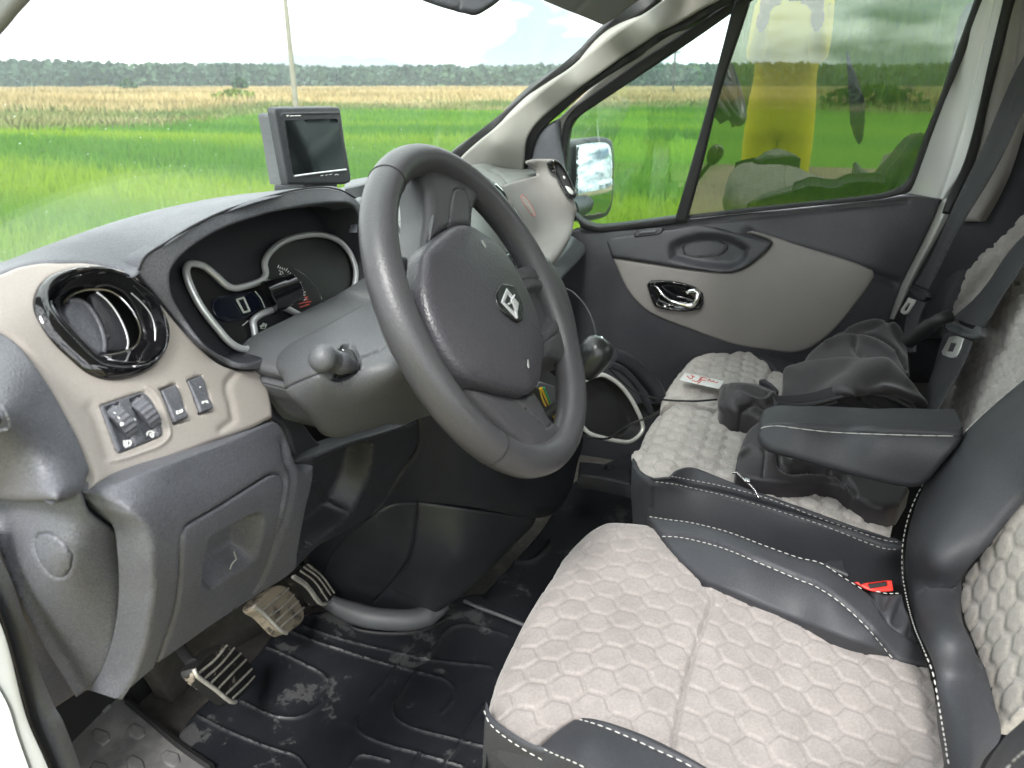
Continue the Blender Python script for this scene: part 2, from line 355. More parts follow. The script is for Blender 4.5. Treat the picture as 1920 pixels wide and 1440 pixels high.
    o = mk(name, V, F, m, parent, True, ssharp, kind, label)
    def ev(px, py, up=0.0):
        Q = np.stack([np.atleast_1d(np.asarray(px, float)), np.atleast_1d(np.asarray(py, float))], 1); p, nn, hh = lift(Q, np.full(len(Q), 1e3)); return p+nn*(hh+up)[:, None], nn
    o_ev[o.name] = ev
    return o
o_ev = {}
def tube_mesh(P, r, n=8, closed=False, cap=True, flat=None):
    P = np.asarray(P, float); k = len(P); r = np.broadcast_to(np.asarray(r, float), (k,))
    T = np.roll(P, -1, 0)-np.roll(P, 1, 0) if closed else np.gradient(P, axis=0)
    T /= np.linalg.norm(T, axis=1)[:, None]+1e-12
    a = np.array([0, 0, 1.0]) if abs(T[0][2]) < 0.9 else np.array([1.0, 0, 0]); N = np.cross(T[0], a); N /= np.linalg.norm(N); V = []
    for i in range(k):
        N = N-T[i]*(N@T[i]); N /= np.linalg.norm(N)+1e-12; B = np.cross(T[i], N)
        for j in range(n):
            t = 2*math.pi*j/n; V.append(P[i]+r[i]*(math.cos(t)*N+math.sin(t)*B))
    F = []
    for i in range(k if closed else k-1):
        a, b = i*n, ((i+1) % k)*n
        F += [(a+j, a+(j+1) % n, b+(j+1) % n, b+j) for j in range(n)]
    if cap and not closed: F += [tuple(range(n))[::-1], tuple(range((k-1)*n, k*n))]
    return np.array(V), F
def join(parts):
    V, F, s = [], [], 0
    for v, f in parts: V.append(np.asarray(v)); F += [tuple(i+s for i in q) for q in f]; s += len(v)
    return np.concatenate(V), F
def tube(name, P, r, m, parent=None, n=8, closed=False, kind=None, label=None):
    v, f = tube_mesh(P, r, n, closed); return mk(name, v, f, m, parent, kind=kind, label=label)
def smooth3(P, k=8, closed=False):
    P = np.asarray(P, float); n = len(P); out = []
    for i in range(n if closed else n-1):
        p1, p2 = P[i], P[(i+1) % n]; p0 = P[i-1] if closed or i > 0 else 2*p1-p2; p3 = P[(i+2) % n] if closed or i+2 < n else 2*p2-p1
        for s in range(k):
            u = s/k; out.append(0.5*((2*p1)+(-p0+p2)*u+(2*p0-5*p1+4*p2-p3)*u*u+(-p0+3*p1-3*p2+p3)*u**3))
    if not closed: out.append(P[-1])
    return np.array(out)
def lathe(prof, c, axis, n=32, cap0=True, cap1=True):
    ax = np.array(axis, float); ax /= np.linalg.norm(ax); a = np.array([0, 0, 1.0]) if abs(ax[2]) < 0.9 else np.array([1.0, 0, 0])
    u = np.cross(ax, a); u /= np.linalg.norm(u); v = np.cross(ax, u); V, F = [], []
    for r, h in prof:
        for j in range(n):
            t = 2*math.pi*j/n; V.append(np.array(c)+ax*h+r*(math.cos(t)*u+math.sin(t)*v))
    for i in range(len(prof)-1): F += [(i*n+j, i*n+(j+1) % n, (i+1)*n+(j+1) % n, (i+1)*n+j) for j in range(n)]
    if cap0: F.append(tuple(range(n))[::-1])
    if cap1: F.append(tuple(range((len(prof)-1)*n, len(prof)*n)))
    return np.array(V), F
def box(lo, hi, bev=0.0):
    lo = np.array(lo, float); hi = np.array(hi, float); V, F = [], []
    if bev <= 0:
        V = [(x, y, z) for x in (lo[0], hi[0]) for y in (lo[1], hi[1]) for z in (lo[2], hi[2])]
        return np.array(V), [(0, 1, 3, 2), (4, 6, 7, 5), (0, 4, 5, 1), (2, 3, 7, 6), (0, 2, 6, 4), (1, 5, 7, 3)]
    import bmesh
    bm = bmesh.new(); bmesh.ops.create_cube(bm, size=1.0)
    for v in bm.verts: v.co = Vector((lo+hi)/2)+Vector([v.co[i]*(hi[i]-lo[i]) for i in range(3)])
    bmesh.ops.bevel(bm, geom=bm.edges[:], offset=bev, segments=3, affect='EDGES', profile=0.5)
    V = np.array([v.co[:] for v in bm.verts]); bm.verts.index_update(); F = [tuple(v.index for v in f.verts) for f in bm.faces]; bm.free()
    return V, F
def on(surf, pts, up=0.001, step=4, closed=False, sharp=60):
    c = curve(pts, step, closed, sharp); return pos(Near(surf, up), c[:, 0], c[:, 1])
def strokes(name, lines, surf, r, m, parent, up=0.0006, closed=False, kind=None):
    return mk(name, *join([tube_mesh(on(surf, l, up, 3, closed), r, 5, closed) for l in lines]), m, parent, kind=kind or ('stuff' if len(lines) > 1 else None))
def stitches(name, line, o, parent, ln=0.0055, gap=0.0034, r=0.00072, up=0.0006, m=None):
    """a row of separate thread stitches following the measured seam on a finished panel"""
    c = curve(line, 2.0, False, 70); P, n = o_ev[o.name](c[:, 0], c[:, 1], up); s = np.r_[0, np.cumsum(np.linalg.norm(np.diff(P, axis=0), axis=1))]
    parts = []; t = 0.002
    while t+ln < s[-1]:
        q = np.array([[np.interp(t+ln*k, s, P[:, i]) for i in range(3)] for k in (0, 0.25, 0.75, 1)]); parts.append(tube_mesh(q, [r*0.5, r, r, r*0.5], 5)); t += ln+gap
    return mk(name, *join(parts), m or M['thread'], parent, kind='stuff')
def hexes(pitch=0.037, amp=0.0032, ax=(0, 1), off=(0, 0), gap=0.0024, wid=0.006, wob=0.0, su=1.0, sv=1.0):
    """quilted honeycomb: puffed cells parted by a twin seam, measured on the cloth itself"""
    def f(Q, P, b):
        u = P[:, ax[0]]*su-off[0]; v = P[:, ax[1]]*sv-off[1]
        if wob: u = u+wob*np.sin(v*23+1); v = v+wob*np.sin(u*19)
        a = pitch; hh = a*math.sqrt(3)/2; best = np.full(len(P), 1e9); bx = np.zeros(len(P)); by = np.zeros(len(P))
        r0 = np.round(v/hh)
        for dr in (-1, 0, 1):
            r = r0+dr; sx = np.where(np.mod(r, 2) == 0, 0, a/2); cxx = np.round((u-sx)/a)*a+sx; cyy = r*hh
            d = (u-cxx)**2+(v-cyy)**2; k = d < best; best = np.where(k, d, best); bx = np.where(k, u-cxx, bx); by = np.where(k, v-cyy, by)
        e = np.full(len(P), 1e9)
        for t in (0, 60, 120):
            c_, s_ = math.cos(math.radians(t)), math.sin(math.radians(t)); e = np.minimum(e, a/2-np.abs(bx*c_+by*s_))
        h = np.where(e < gap, 0.30*amp*np.sqrt(np.clip(1-(e/gap)**2, 0, 1)), amp*np.sqrt(np.clip(1-(1-np.clip((e-gap)/wid, 0, 1))**2, 0, 1)))
        return h-amp
    return ('func', f)

# ================================================================== the land outside
def ground_mat(name, c1, c2, c3, sc, stretch=1.0):
    m = bpy.data.materials.new(name); m.use_nodes = True; N, l = nodes(m); b = N['Principled BSDF']; b.inputs['Roughness'].default_value = 0.95; b.inputs['Specular IOR Level'].default_value = 0.1
    t = N.new('ShaderNodeTexCoord'); p = N.new('ShaderNodeMapping'); p.inputs['Rotation'].default_value = (0, 0, -YAW-0.06); p.inputs['Scale'].default_value = (1, stretch, 1)
    n = N.new('ShaderNodeTexNoise'); n.inputs['Scale'].default_value = sc; n.inputs['Detail'].default_value = 6; l(t.outputs['Object'], p.inputs['Vector']); l(p.outputs['Vector'], n.inputs['Vector'])
    r = N.new('ShaderNodeValToRGB'); e = r.color_ramp.elements; e[0].position = 0.36; e[0].color = (*c1, 1); e[1].position = 0.64; e[1].color = (*c3, 1); k = e.new(0.5); k.color = (*c2, 1)
    l(n.outputs['Fac'], r.inputs['Fac']); l(r.outputs['Color'], b.inputs['Base Color'])
    return m, N, l, b
mg, _, _, _ = ground_mat('soil_and_grass', (0.065, 0.175, 0.025), (0.09, 0.22, 0.027), (0.15, 0.27, 0.027), 0.09, 0.3)
def disc(name, r0, r1, z, m, a0=0, a1=360, n=96, rings=6):
    V, F = [], []; rr = np.geomspace(max(r0, 1.0), r1, rings) if r0 > 0 else np.r_[0.01, np.geomspace(3, r1, rings-1)]
    for r in rr:
        for j in range(n+1):
            a = math.radians(a0+(a1-a0)*j/n); V.append((r*math.cos(a), r*math.sin(a), z))
    for i in range(rings-1): F += [(i*(n+1)+j, i*(n+1)+j+1, (i+1)*(n+1)+j+1, (i+1)*(n+1)+j) for j in range(n)]
    return mk(name, V, F, m, None, False, kind='structure')
disc('ground', 0, 1500, 0.0, mg)
mt, _, _, _ = ground_mat('dirt_track', (0.16, 0.125, 0.085), (0.22, 0.18, 0.13), (0.09, 0.11, 0.04), 1.2, 0.5)
V = []; F = []
for i in range(40):
    y = -90+i*3.4; V += [(-2.6+0.15*math.sin(i), y, 0.006), (3.4+0.25*math.sin(i*1.7), y, 0.006)]
F = [(2*i, 2*i+1, 2*i+3, 2*i+2) for i in range(39)]
tr = mk('dirt_track', V, F, mt, None, False, kind='structure')
# blades of the young crop: three narrow faces each, thinning with distance
mgr, N, l, b = ground_mat('crop_blades', (0.085, 0.20, 0.032), (0.12, 0.25, 0.034), (0.22, 0.33, 0.03), 0.16, 0.16)
b.inputs['Roughness'].default_value = 0.6
tl_ = N.new('ShaderNodeBsdfTranslucent'); l(b.inputs['Base Color'].links[0].from_socket, tl_.inputs['Color']); ms_ = N.new('ShaderNodeMixShader'); ms_.inputs['Fac'].default_value = 0.55; b.inputs['Specular IOR Level'].default_value = 0.0
l(b.outputs[0], ms_.inputs[1]); l(tl_.outputs[0], ms_.inputs[2]); l(ms_.outputs[0], N['Material Output'].inputs['Surface'])
def blades(name, n, r0, r1, azs, h, wd, m, lean=0.35, cut=None, z0=0.0):
    V = np.zeros((n, 5, 3)); r = np.exp(rng.uniform(math.log(r0), math.log(r1), n)); az = np.radians(rng.uniform(azs[0], azs[1], n)); x = r*np.cos(az); y = r*np.sin(az)
    keep = (x < -2.8) | (x > 3.3)
    if cut: keep &= cut(x, y)
    x, y, r = x[keep], y[keep], r[keep]; n = len(x); V = V[:n]
    hh = h*rng.uniform(0.6, 1.15, n)*(0.85+0.3*np.sin(x*0.31+1)*np.sin(y*0.27)); d = rng.uniform(0, 2*math.pi, n); ln = lean*hh*rng.uniform(0.2, 1.3, n)
    ww = wd*(0.6+r/9.0)*rng.uniform(0.7, 1.3, n); p = d+rng.uniform(-0.8, 0.8, n)
    wx, wy = -np.sin(p)*ww/2, np.cos(p)*ww/2
    for k, (f, lf, wf) in enumerate(((0, 0, 1), (0, 0, -1), (0.6, 0.35, 0.8), (0.6, 0.35, -0.8), (1, 1, 0))):
        V[:, k, 0] = x+np.cos(d)*ln*lf+wx*wf; V[:, k, 1] = y+np.sin(d)*ln*lf+wy*wf; V[:, k, 2] = z0+hh*f
    i = np.arange(n)[:, None]*5; F = np.concatenate([i+np.array([[0, 1, 3]]), i+np.array([[0, 3, 2]]), i+np.array([[2, 3, 4]])])
    me = bpy.data.meshes.new(name); me.vertices.add(n*5); me.vertices.foreach_set('co', V.ravel()); nf = len(F)
    me.loops.add(nf*3); me.loops.foreach_set('vertex_index', F.ravel().astype(np.int32)); me.polygons.add(nf)
    me.polygons.foreach_set('loop_start', np.arange(nf, dtype=np.int32)*3); me.polygons.foreach_set('loop_total', np.full(nf, 3, np.int32)); me.update(); me.validate()
    me.materials.append(m); o = bpy.data.objects.new(name, me); COL.objects.link(o); o['kind'] = 'stuff'; return o
edge_ok = lambda x, y: np.hypot(x, y) < 29+17/(1+np.exp((np.degrees(np.arctan2(y, x))-38)/4.0))
blades('crop_grass', 170000, 4.2, 48, (-24, 62), 0.42, 0.018, mgr, 0.35, edge_ok)
o_ = blades('crop_grass', 70000, 4.2, 46, (62, 336), 0.42, 0.022, mgr)
# rough strip, straw and reeds beyond the crop
mdry, _, _, bb = ground_mat('dry_straw', (0.20, 0.17, 0.075), (0.33, 0.26, 0.125), (0.41, 0.33, 0.175), 0.05, 0.35)
mweed, _, _, bb = ground_mat('rough_weeds', (0.075, 0.14, 0.035), (0.15, 0.18, 0.06), (0.27, 0.23, 0.12), 0.12, 0.6)
edge = lambda az: 29+17/(1+np.exp((np.degrees(az)-38)/4.0))+1.2*np.sin(az*23)       # how far the crop reaches, by bearing
def belt(name, f0, f1, z, m, n=240):
    V, F = [], []
    for j in range(n+1):
        a = 2*math.pi*j/n
        for t in (0, 0.3, 1): r = f0(a)*(1-t)+f1(a)*t; V.append((r*math.cos(a), r*math.sin(a), z))
    F = [(3*j+i, 3*j+i+1, 3*j+i+4, 3*j+i+3) for j in range(n) for i in (0, 1)]
    return mk(name, V, F, m, None, False, kind='structure')
wrap = lambda a: (a+math.pi) % (2*math.pi)-math.pi
inner = lambda a: float(edge(wrap(a))); straw0 = lambda a: inner(a)*1.0+(16 if math.degrees(wrap(a)) < 34 else 26)
belt('rough_meadow', lambda a: inner(a)-1, lambda a: straw0(a)+2, 0.02, mweed); belt('straw_field', straw0, lambda a: 420, 0.05, mdry)
azr = lambda x, y: np.arctan2(y, x); rad = lambda x, y: np.hypot(x, y)
blades('weeds', 90000, 28, 80, (-24, 62), 0.45, 0.010, mweed, 0.7, lambda x, y: (rad(x, y) > edge(azr(x, y))-0.6) & (rad(x, y) < edge(azr(x, y))+24))
blades('straw', 90000, 44, 330, (-24, 62), 0.75, 0.008, mdry, 0.5, lambda x, y: rad(x, y) > edge(azr(x, y))+16)
# thin summer air between the van and the far wood
hz = bpy.data.materials.new('pale_air'); hz.use_nodes = True; N, l = nodes(hz); N.remove(N['Principled BSDF']); pv_ = N.new('ShaderNodeVolumePrincipled')
pv_.inputs['Color'].default_value = (0.86, 0.93, 0.98, 1); pv_.inputs['Density'].default_value = 0.0005; pv_.inputs['Anisotropy'].default_value = 0.2; l(pv_.outputs[0], N['Material Output'].inputs['Volume'])
o_ = mk('haze', *box((-1520, -1520, -1), (1520, 1520, 14)), hz, None, False); o_['kind'] = 'stuff'
# the far wood: crowns of leaf clumps on trunks, reads as one mass
mwood, _, _, bb = ground_mat('wood_foliage', (0.045, 0.08, 0.05), (0.055, 0.095, 0.055), (0.07, 0.115, 0.06), 0.06, 1.0)
def clumps(cx, cy, z0, z1, rad, n, size):
    V, F = [], []
    for i in range(n):
        t = rng.uniform(0, 1)**0.8; z = z0+(z1-z0)*t; rr = rad*math.sqrt(max(0.05, 1-(2*t-0.75)**2*0.75))*rng.uniform(0.35, 1.0); a = rng.uniform(0, 6.283)
        c = np.array([cx+rr*math.cos(a), cy+rr*math.sin(a), z]); u = rng.normal(size=3); u /= np.linalg.norm(u); v = np.cross(u, rng.normal(size=3)); v /= np.linalg.norm(v); s = size*rng.uniform(0.6, 1.3)
        k = len(V); V += [c+u*s, c+v*s*0.8, c-u*s*0.9, c-v*s*0.7+u*s*0.2]; F.append((k, k+1, k+2, k+3))
    return V, F
VV, FF = [], []
for i in range(1500):
    az = math.radians(rng.uniform(-26, 64) if i < 1200 else rng.uniform(64, 334)); d = rng.uniform(300, 410)
    h = rng.uniform(7.4, 8.9)*d/360*(1+0.07*math.sin(az*9)+0.03*math.sin(az*31)); R_ = rng.uniform(2.0, 4.0)
    v, f = clumps(d*math.cos(az), d*math.sin(az), 0.5, h, R_, 64 if i < 1200 else 24, 1.05); s = len(VV); VV += v; FF += [tuple(q+s for q in g) for g in f]
    v, f = tube_mesh([(d*math.cos(az), d*math.sin(az), 0), (d*math.cos(az), d*math.sin(az), h*0.8)], [0.35, 0.1], 4); s = len(VV); VV += list(v); FF += [tuple(q+s for q in g) for g in f]
mk('forest', VV, FF, mwood, None, False, kind='stuff')
# shrubs and small trees on the field margin, each a thing
mbark = mat('bark', (0.10, 0.08, 0.06), 0.9)
mshr = [ground_mat('shrub_leaf', (0.06, 0.10, 0.02), (0.14, 0.2, 0.035), (0.2, 0.25, 0.05), 1.5)[0], ground_mat('dark_leaf', (0.02, 0.05, 0.02), (0.035, 0.075, 0.03), (0.05, 0.1, 0.035), 1.5)[0]]
def shrub(name, px, d, h, rad, k, label, cat, n):
    r = ray(px, 155); r = r/np.linalg.norm(r[:2]); c = np.array([r[0]*d, r[1]*d]); t = thing(name, label, cat, (c[0], c[1], 0), 'shrubs and small trees on the field margin')
    v, f = clumps(c[0], c[1], 0.1, h, rad, n, 0.16*h+0.05); mk('crown', v, f, mshr[k], t, False)
    mk('trunk', *join([tube_mesh([(c[0], c[1], 0), (c[0]+rng.normal()*0.1, c[1], h*0.4), (c[0]+rng.normal()*rad*0.4, c[1]+rng.normal()*rad*0.4, h*0.85)], [0.06*h, 0.04*h, 0.01], 5) for _ in range(3)]), mbark, t)
shrub('bush', 437, 72, 1.0, 2.0, 0, 'yellow green bush on the margin just left of the near pole', 'bush', 260)
shrub('small_tree', 449, 175, 2.4, 1.6, 1, 'dark little tree at the foot of the wood above the yellow bush', 'tree', 220)
shrub('small_tree', 238, 190, 2.2, 1.8, 1, 'lone dark shrub on the straw field edge at the left', 'tree', 160)
shrub('bush', 1020, 62, 1.1, 2.0, 0, 'low green bush at the edge of the crop beside the front pillar', 'bush', 200)
shrub('bush', 1640, 60, 1.4, 3.4, 1, 'dark bushes seen through the tinted rear side window', 'bush', 320)
# poles
def pole(px, d, h, r, label, arms):
    q = ray(px, 155); q = q/np.linalg.norm(q[:2]); c = (q[0]*d, q[1]*d); t = thing('utility_pole', label, 'utility pole', (c[0], c[1], 0), 'utility poles in the fields')
    mp_ = mat('weathered_pole', (0.24, 0.22, 0.18) if d < 60 else (0.06, 0.06, 0.06), 0.85, var=0.2, vs=3)
    tube('shaft', [(c[0], c[1], 0), (c[0]+0.02*h/8, c[1]+0.05, h*0.5), (c[0]+0.03, c[1]+0.12*h/9, h)], [r, r*0.85, r*0.65], mp_, t, 10)
    for z, w_ in arms:
        v, f = box((-w_, -0.06, -0.06), (w_, 0.06, 0.06)); a = math.atan2(q[1], q[0])+math.pi/2; R_ = np.array([[math.cos(a), -math.sin(a), 0], [math.sin(a), math.cos(a), 0], [0, 0, 1]])
        mk('crossarm', v@R_.T+np.array([c[0], c[1]+0.05, z]), f, mp_, t, False)
    for z, w_ in arms:
        for s in (-1, 1):
            v, f = lathe([(0.03, 0), (0.06, 0.06), (0.05, 0.14), (0.02, 0.18)], (c[0]-math.sin(math.atan2(q[1], q[0]))*s*w_*0.85, c[1]+0.05+math.cos(math.atan2(q[1], q[0]))*s*w_*0.85, z+0.06), (0, 0, 1), 8); mk('insulator', v, f, M['white'], t)
pole(551, 40, 9.0, 0.13, 'tall grey pole rising behind the little monitor in the windscreen', [(8.6, 0.7)])
pole(1263, 120, 6.8, 0.16, 'distant pole with crossarm seen in the front side window', [(6.3, 1.0), (5.6, 0.7)])

# ================================================================== the van shell
van = thing('van_body', 'white van body shell seen from its open driver side with pale pillars and glass', 'van body', (1.15, 0.2, 0))
gpl = Plane((1.0, 0, 0.11), (1.95, 0, 1.25))                     # the leaning plane of the passenger side glass
wpl = Plane((0, 0.33, 0.453), (1.86, 0.823, 1.43))                # the plane of the windscreen
# floor, roof, bulkhead, bonnet, sides: simple skins that close the cab where the photograph does not look
cab = mk('cab_floor', *box((0.50, -0.75, 0.54), (1.99, 1.0, 0.575)), M['carpet'], None, False); cab['kind'] = 'structure'
mk('roof', *join([box((0.30, -1.2, 1.90), (2.0, 0.22, 1.935), 0.012)]), M['headliner'], van)
mk('bonnet', *join([box((0.42, 1.02, 0.55), (1.98, 2.0, 1.05), 0.1), tube_mesh([(0.55, 1.2, 1.03), (1.85, 1.2, 1.03)], 0.15, 12)]), M['white'], van)
mk('firewall', *box((0.50, 0.98, 0.5), (1.97, 1.02, 1.3)), M['black'], van, False)
mk('rear_side_panel', *box((1.985, -1.2, 1.2), (2.02, -0.64, 1.9), 0.01), M['beigedoor'], van, False)
mk('side_lining', *box((2.005, -1.2, 0.4), (2.017, 1.1, 1.2)), M['darker'], van, False)
mk('side_skin', *box((2.02, -1.2, 0.4), (2.05, 1.1, 1.2)), M['white'], van, False)
mk('front_sun_block', *box((0.40, 0.84, 0.40), (0.44, 1.02, 1.30), 0.01), M['darker'], van, False)  # unseen slab added to stop sun leaking in under the dash
mk('rear_quarter', *box((0.30, -1.0, 0.45), (0.36, -0.72, 1.9), 0.02), M['white'], van, False)
# windscreen
zz = lambda y: 1.43+(0.823-y)*0.7285
n_ = 24; V = []; F = []
for i in range(n_+1):
    for j in range(9):
        x = 0.37+1.49*i/n_; y = 1.0-0.80*j/8; bow = 0.17*(1-((x-1.115)/0.75)**2); V.append((x, y+bow, zz(y)))
    for_ = 0
F = [(i*9+j, (i+1)*9+j, (i+1)*9+j+1, i*9+j+1) for i in range(n_) for j in range(8)]
V = np.array(V); V2_ = V+np.array([0, 0.0029, 0.004]); nb = len(V)
mk('windscreen', np.concatenate([V, V2_]), F+[tuple(a+nb for a in f[::-1]) for f in F], M['windscreen'], van)
# passenger front pillar: pale trim, black screen edge, door seal
ps = Sheet([(866, 292, 'x', 1.865), (1000, 180, 'x', 1.84), (1150, 62, 'x', 1.79), (1240, 0, 'x', 1.77), (930, 270, 'x', 1.80), (1080, 160, 'x', 1.765), (1230, 55, 'x', 1.73), (984, 300, 'x', 1.87), (1043, 200, 'x', 1.85), (1181, 100, 'x', 1.83), (1300, 27, 'x', 1.80), (1345, 0, 'x', 1.79)])
panel('pillar_trim', [(845, 330), (866, 292), (1000, 180), (1150, 62), (1240, 0), (1310, -50), (1440, -140), (1620, -150), (1460, -58), (1345, 4), (1300, 27), (1181, 100), (1090, 166), (1043, 200), (1008, 232), (990, 262), (985, 300), (980, 345)], ps, M['pillar'], van, th=0.05, rnd=0.008)
panel('screen_edge', [(820, 312), (838, 292), (960, 196), (1060, 114), (1128, 56), (1170, 14), (1215, -22), (1360, -130), (1430, -130), (1266, -22), (1232, 2), (1150, 62), (1000, 181), (866, 294), (850, 320)], Near(ps, -0.03), M['rubber'], van, th=0.02, rnd=0.004)
panel('door_seal', [(975, 345), (980, 296), (986, 262), (1004, 230), (1040, 199), (1090, 164), (1181, 98), (1300, 25), (1345, 0), (1420, -42), (1590, -140), (1620, -130), (1440, -30), (1322, 32), (1240, 80), (1130, 152), (1060, 206), (1022, 240), (1004, 268), (1000, 300), (998, 345)], Near(ps, -0.015), M['rubber'], van, th=0.03, rnd=0.006)
# driver pillar and header at the edge of the picture
pd = Plane((1, 0, 0.05), (0.40, 0.5, 1.64))
panel('pillar_trim', [(-300, 330), (-120, 180), (0, 50), (20, 25), (43, 0), (90, -60), (20, -90), (-300, 120)], pd, M['visor'], van, th=0.05, rnd=0.006, back='away', label='dark driver side pillar trim in the upper left corner')
tube('header_rail', [(0.36, 0.29, 1.835), (0.8, 0.32, 1.85), (1.4, 0.32, 1.85), (1.80, 0.28, 1.83)], 0.035, M['headliner'], van, 10)
# rear door pillar: white painted return with its crease, black seals, beige trim
bs = Sheet([(1844, 8, 'x', 1.86), (1700, 364, 'x', 1.99), (1767, 372, 'x', 1.97), (1850, 119, 'x', 1.86), (1667, 600, 'x', 2.0), (1905, 0, 'x', 1.80), (1800, 420, 'x', 1.93), (1760, 560, 'x', 1.95)])
panel('white_pillar', c4([(1765, -480), (1590, -20), (1570, 30), (1408, 450), (1268, 780), (1158, 1080), (1040, 1300), (1200, 1345), (1320, 1350), (1480, 1100), (1560, 760), (1640, 430), (1740, -20), (1850, -480)]), bs, M['white'], van, th=0.03, rnd=0.004,
      reliefs=[('groove', c4([(1660, 0), (1560, 430), (1460, 840), (1330, 1260), (1300, 1345)]), 3.0, 0.004)])
panel('white_sill', e7([(186, 860), (250, 640), (345, 440), (462, 245), (478, 215), (530, 200), (430, 420), (330, 610), (262, 760), (216, 862)]), Near(bs, -0.005), M['white'], van, th=0.02, rnd=0.003)
panel('pillar_seal', c4([(1835, -480), (1890, -480), (1775, -20), (1700, 330), (1600, 720), (1545, 1000), (1480, 1200), (1360, 1440), (1310, 1440), (1345, 1340), (1455, 1100), (1540, 800), (1620, 430), (1725, -20)]), Near(bs, 0.012), M['rubber'], van, th=0.03, rnd=0.006)
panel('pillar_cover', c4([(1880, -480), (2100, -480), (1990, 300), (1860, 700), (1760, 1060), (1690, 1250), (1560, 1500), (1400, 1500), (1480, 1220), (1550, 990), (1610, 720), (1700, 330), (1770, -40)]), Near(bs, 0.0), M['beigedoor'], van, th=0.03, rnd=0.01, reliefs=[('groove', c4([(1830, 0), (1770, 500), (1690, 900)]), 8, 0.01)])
panel('pillar_foot', [(1655, 720), (1668, 640), (1690, 560), (1722, 490), (1752, 372), (1762, 340), (1830, 290), (1900, 170), (1990, 150), (1990, 420), (1880, 480), (1800, 600), (1770, 720)], Near(bs, -0.03), M['darker'], van, th=0.03, rnd=0.006)
# driver side door opening: seal, painted sill, step
osl = Plane((1, 0, 0), (0.335, 0, 0))
panel('opening_seal', [(-60, 980), (0, 1091), (26, 1165), (56, 1264), (86, 1335), (103, 1365), (134, 1445), (150, 1490), (100, 1490), (82, 1440), (43, 1350), (0, 1190), (-60, 1030)], osl, M['darker'], van, th=0.03, rnd=0.008, back='away')
panel('white_sill', [(-80, 1200), (0, 1318), (26, 1393), (43, 1440), (58, 1480), (-80, 1480)], Plane((1, 0, 0), (0.315, 0, 0)), M['white'], van, th=0.03, rnd=0.004, back='away')
panel('grey_sill_edge', [(-60, 1060), (0, 1190), (43, 1350), (82, 1440), (96, 1480), (60, 1480), (43, 1440), (26, 1393), (0, 1318), (-60, 1180)], Plane((1, 0, 0), (0.322, 0, 0)), mat('grey_primer', (0.32, 0.33, 0.33), 0.4), van, th=0.02, rnd=0.003, back='away')
stp = Sheet([(120, 1300, 'z', 0.63), (340, 1380, 'z', 0.60), (120, 1440, 'z', 0.61), (400, 1460, 'z', 0.60), (230, 1320, 'z', 0.62)])
bosses = [[(455, 1265), (480, 1235), (545, 1260), (552, 1300), (515, 1330), (470, 1305)], [(635, 1245), (665, 1213), (720, 1235), (727, 1275), (690, 1300), (648, 1280)], [(630, 1395), (660, 1370), (715, 1400), (725, 1440), (690, 1470), (640, 1440)], [(805, 1370), (830, 1345), (895, 1365), (905, 1410), (870, 1440), (820, 1415)],
          [(320, 1150), (345, 1125), (380, 1140), (380, 1175), (345, 1190), (310, 1180)], [(450, 1110), (480, 1095), (545, 1100), (558, 1130), (520, 1165), (478, 1150)], [(445, 1440), (470, 1402), (530, 1415), (548, 1450), (500, 1490)]]
st = panel('door_step', e2([(230, 1080), (420, 1040), (600, 1060), (640, 1110), (760, 1210), (900, 1330), (1060, 1440), (1100, 1500), (200, 1500), (290, 1400), (270, 1250)]), stp, M['step'], van, th=0.05, rnd=0.006)
for b_ in bosses: panel('boss', e2(b_), Near(stp, 0.002), M['step'], st, th=0.006, rnd=0.003, step=5, reliefs=[('bulge', 0.0015, 10)])
strokes('step_edge', [e2([(640, 1108), (760, 1208), (900, 1328), (1060, 1440)])], stp, 0.006, M['rubber'], van, 0.004)  # dark rubber strip along the edge of the step
# sun visor on the passenger side
sv = thing('sun_visor', 'grey folded sun visor hanging at the top of the windscreen above the pale pillar', 'sun visor', (1.6, 0.3, 1.84))
vs_ = Sheet([(1010, 0, 'd', 1.38), (1135, 46, 'd', 1.44), (1240, -20, 'd', 1.38), (1060, -60, 'd', 1.32)])
panel('flap', [(985, -12), (1040, 13), (1095, 35), (1130, 50), (1142, 44), (1200, 2), (1260, -46), (1000, -70)], vs_, M['visor'], sv, th=0.018, rnd=0.006, back='away', reliefs=[('groove', [(1080, 20), (1130, -30)], 5, 0.002)])
rmv = thing('rear_view_mirror', 'dark back corner of the rear view mirror at the top edge of the windscreen', 'mirror', (1.15, 0.45, 1.85))
rs_ = Sheet([(800, 0, 'd', 1.15), (890, 24, 'd', 1.18), (940, 0, 'd', 1.22), (870, -60, 'd', 1.2)])
panel('housing', [(780, -10), (830, 8), (882, 22), (892, 24), (905, 20), (940, -4), (980, -50), (780, -80)], rs_, M['darker'], rmv, th=0.03, rnd=0.006, back='away', reliefs=[('groove', [(862, 18), (864, -20)], 3, 0.002)])
panel('glass', [(795, -20), (850, -4), (855, -60), (800, -70)], Near(rs_, 0.002), M['gloss'], rmv, th=0.004, rnd=0.001)

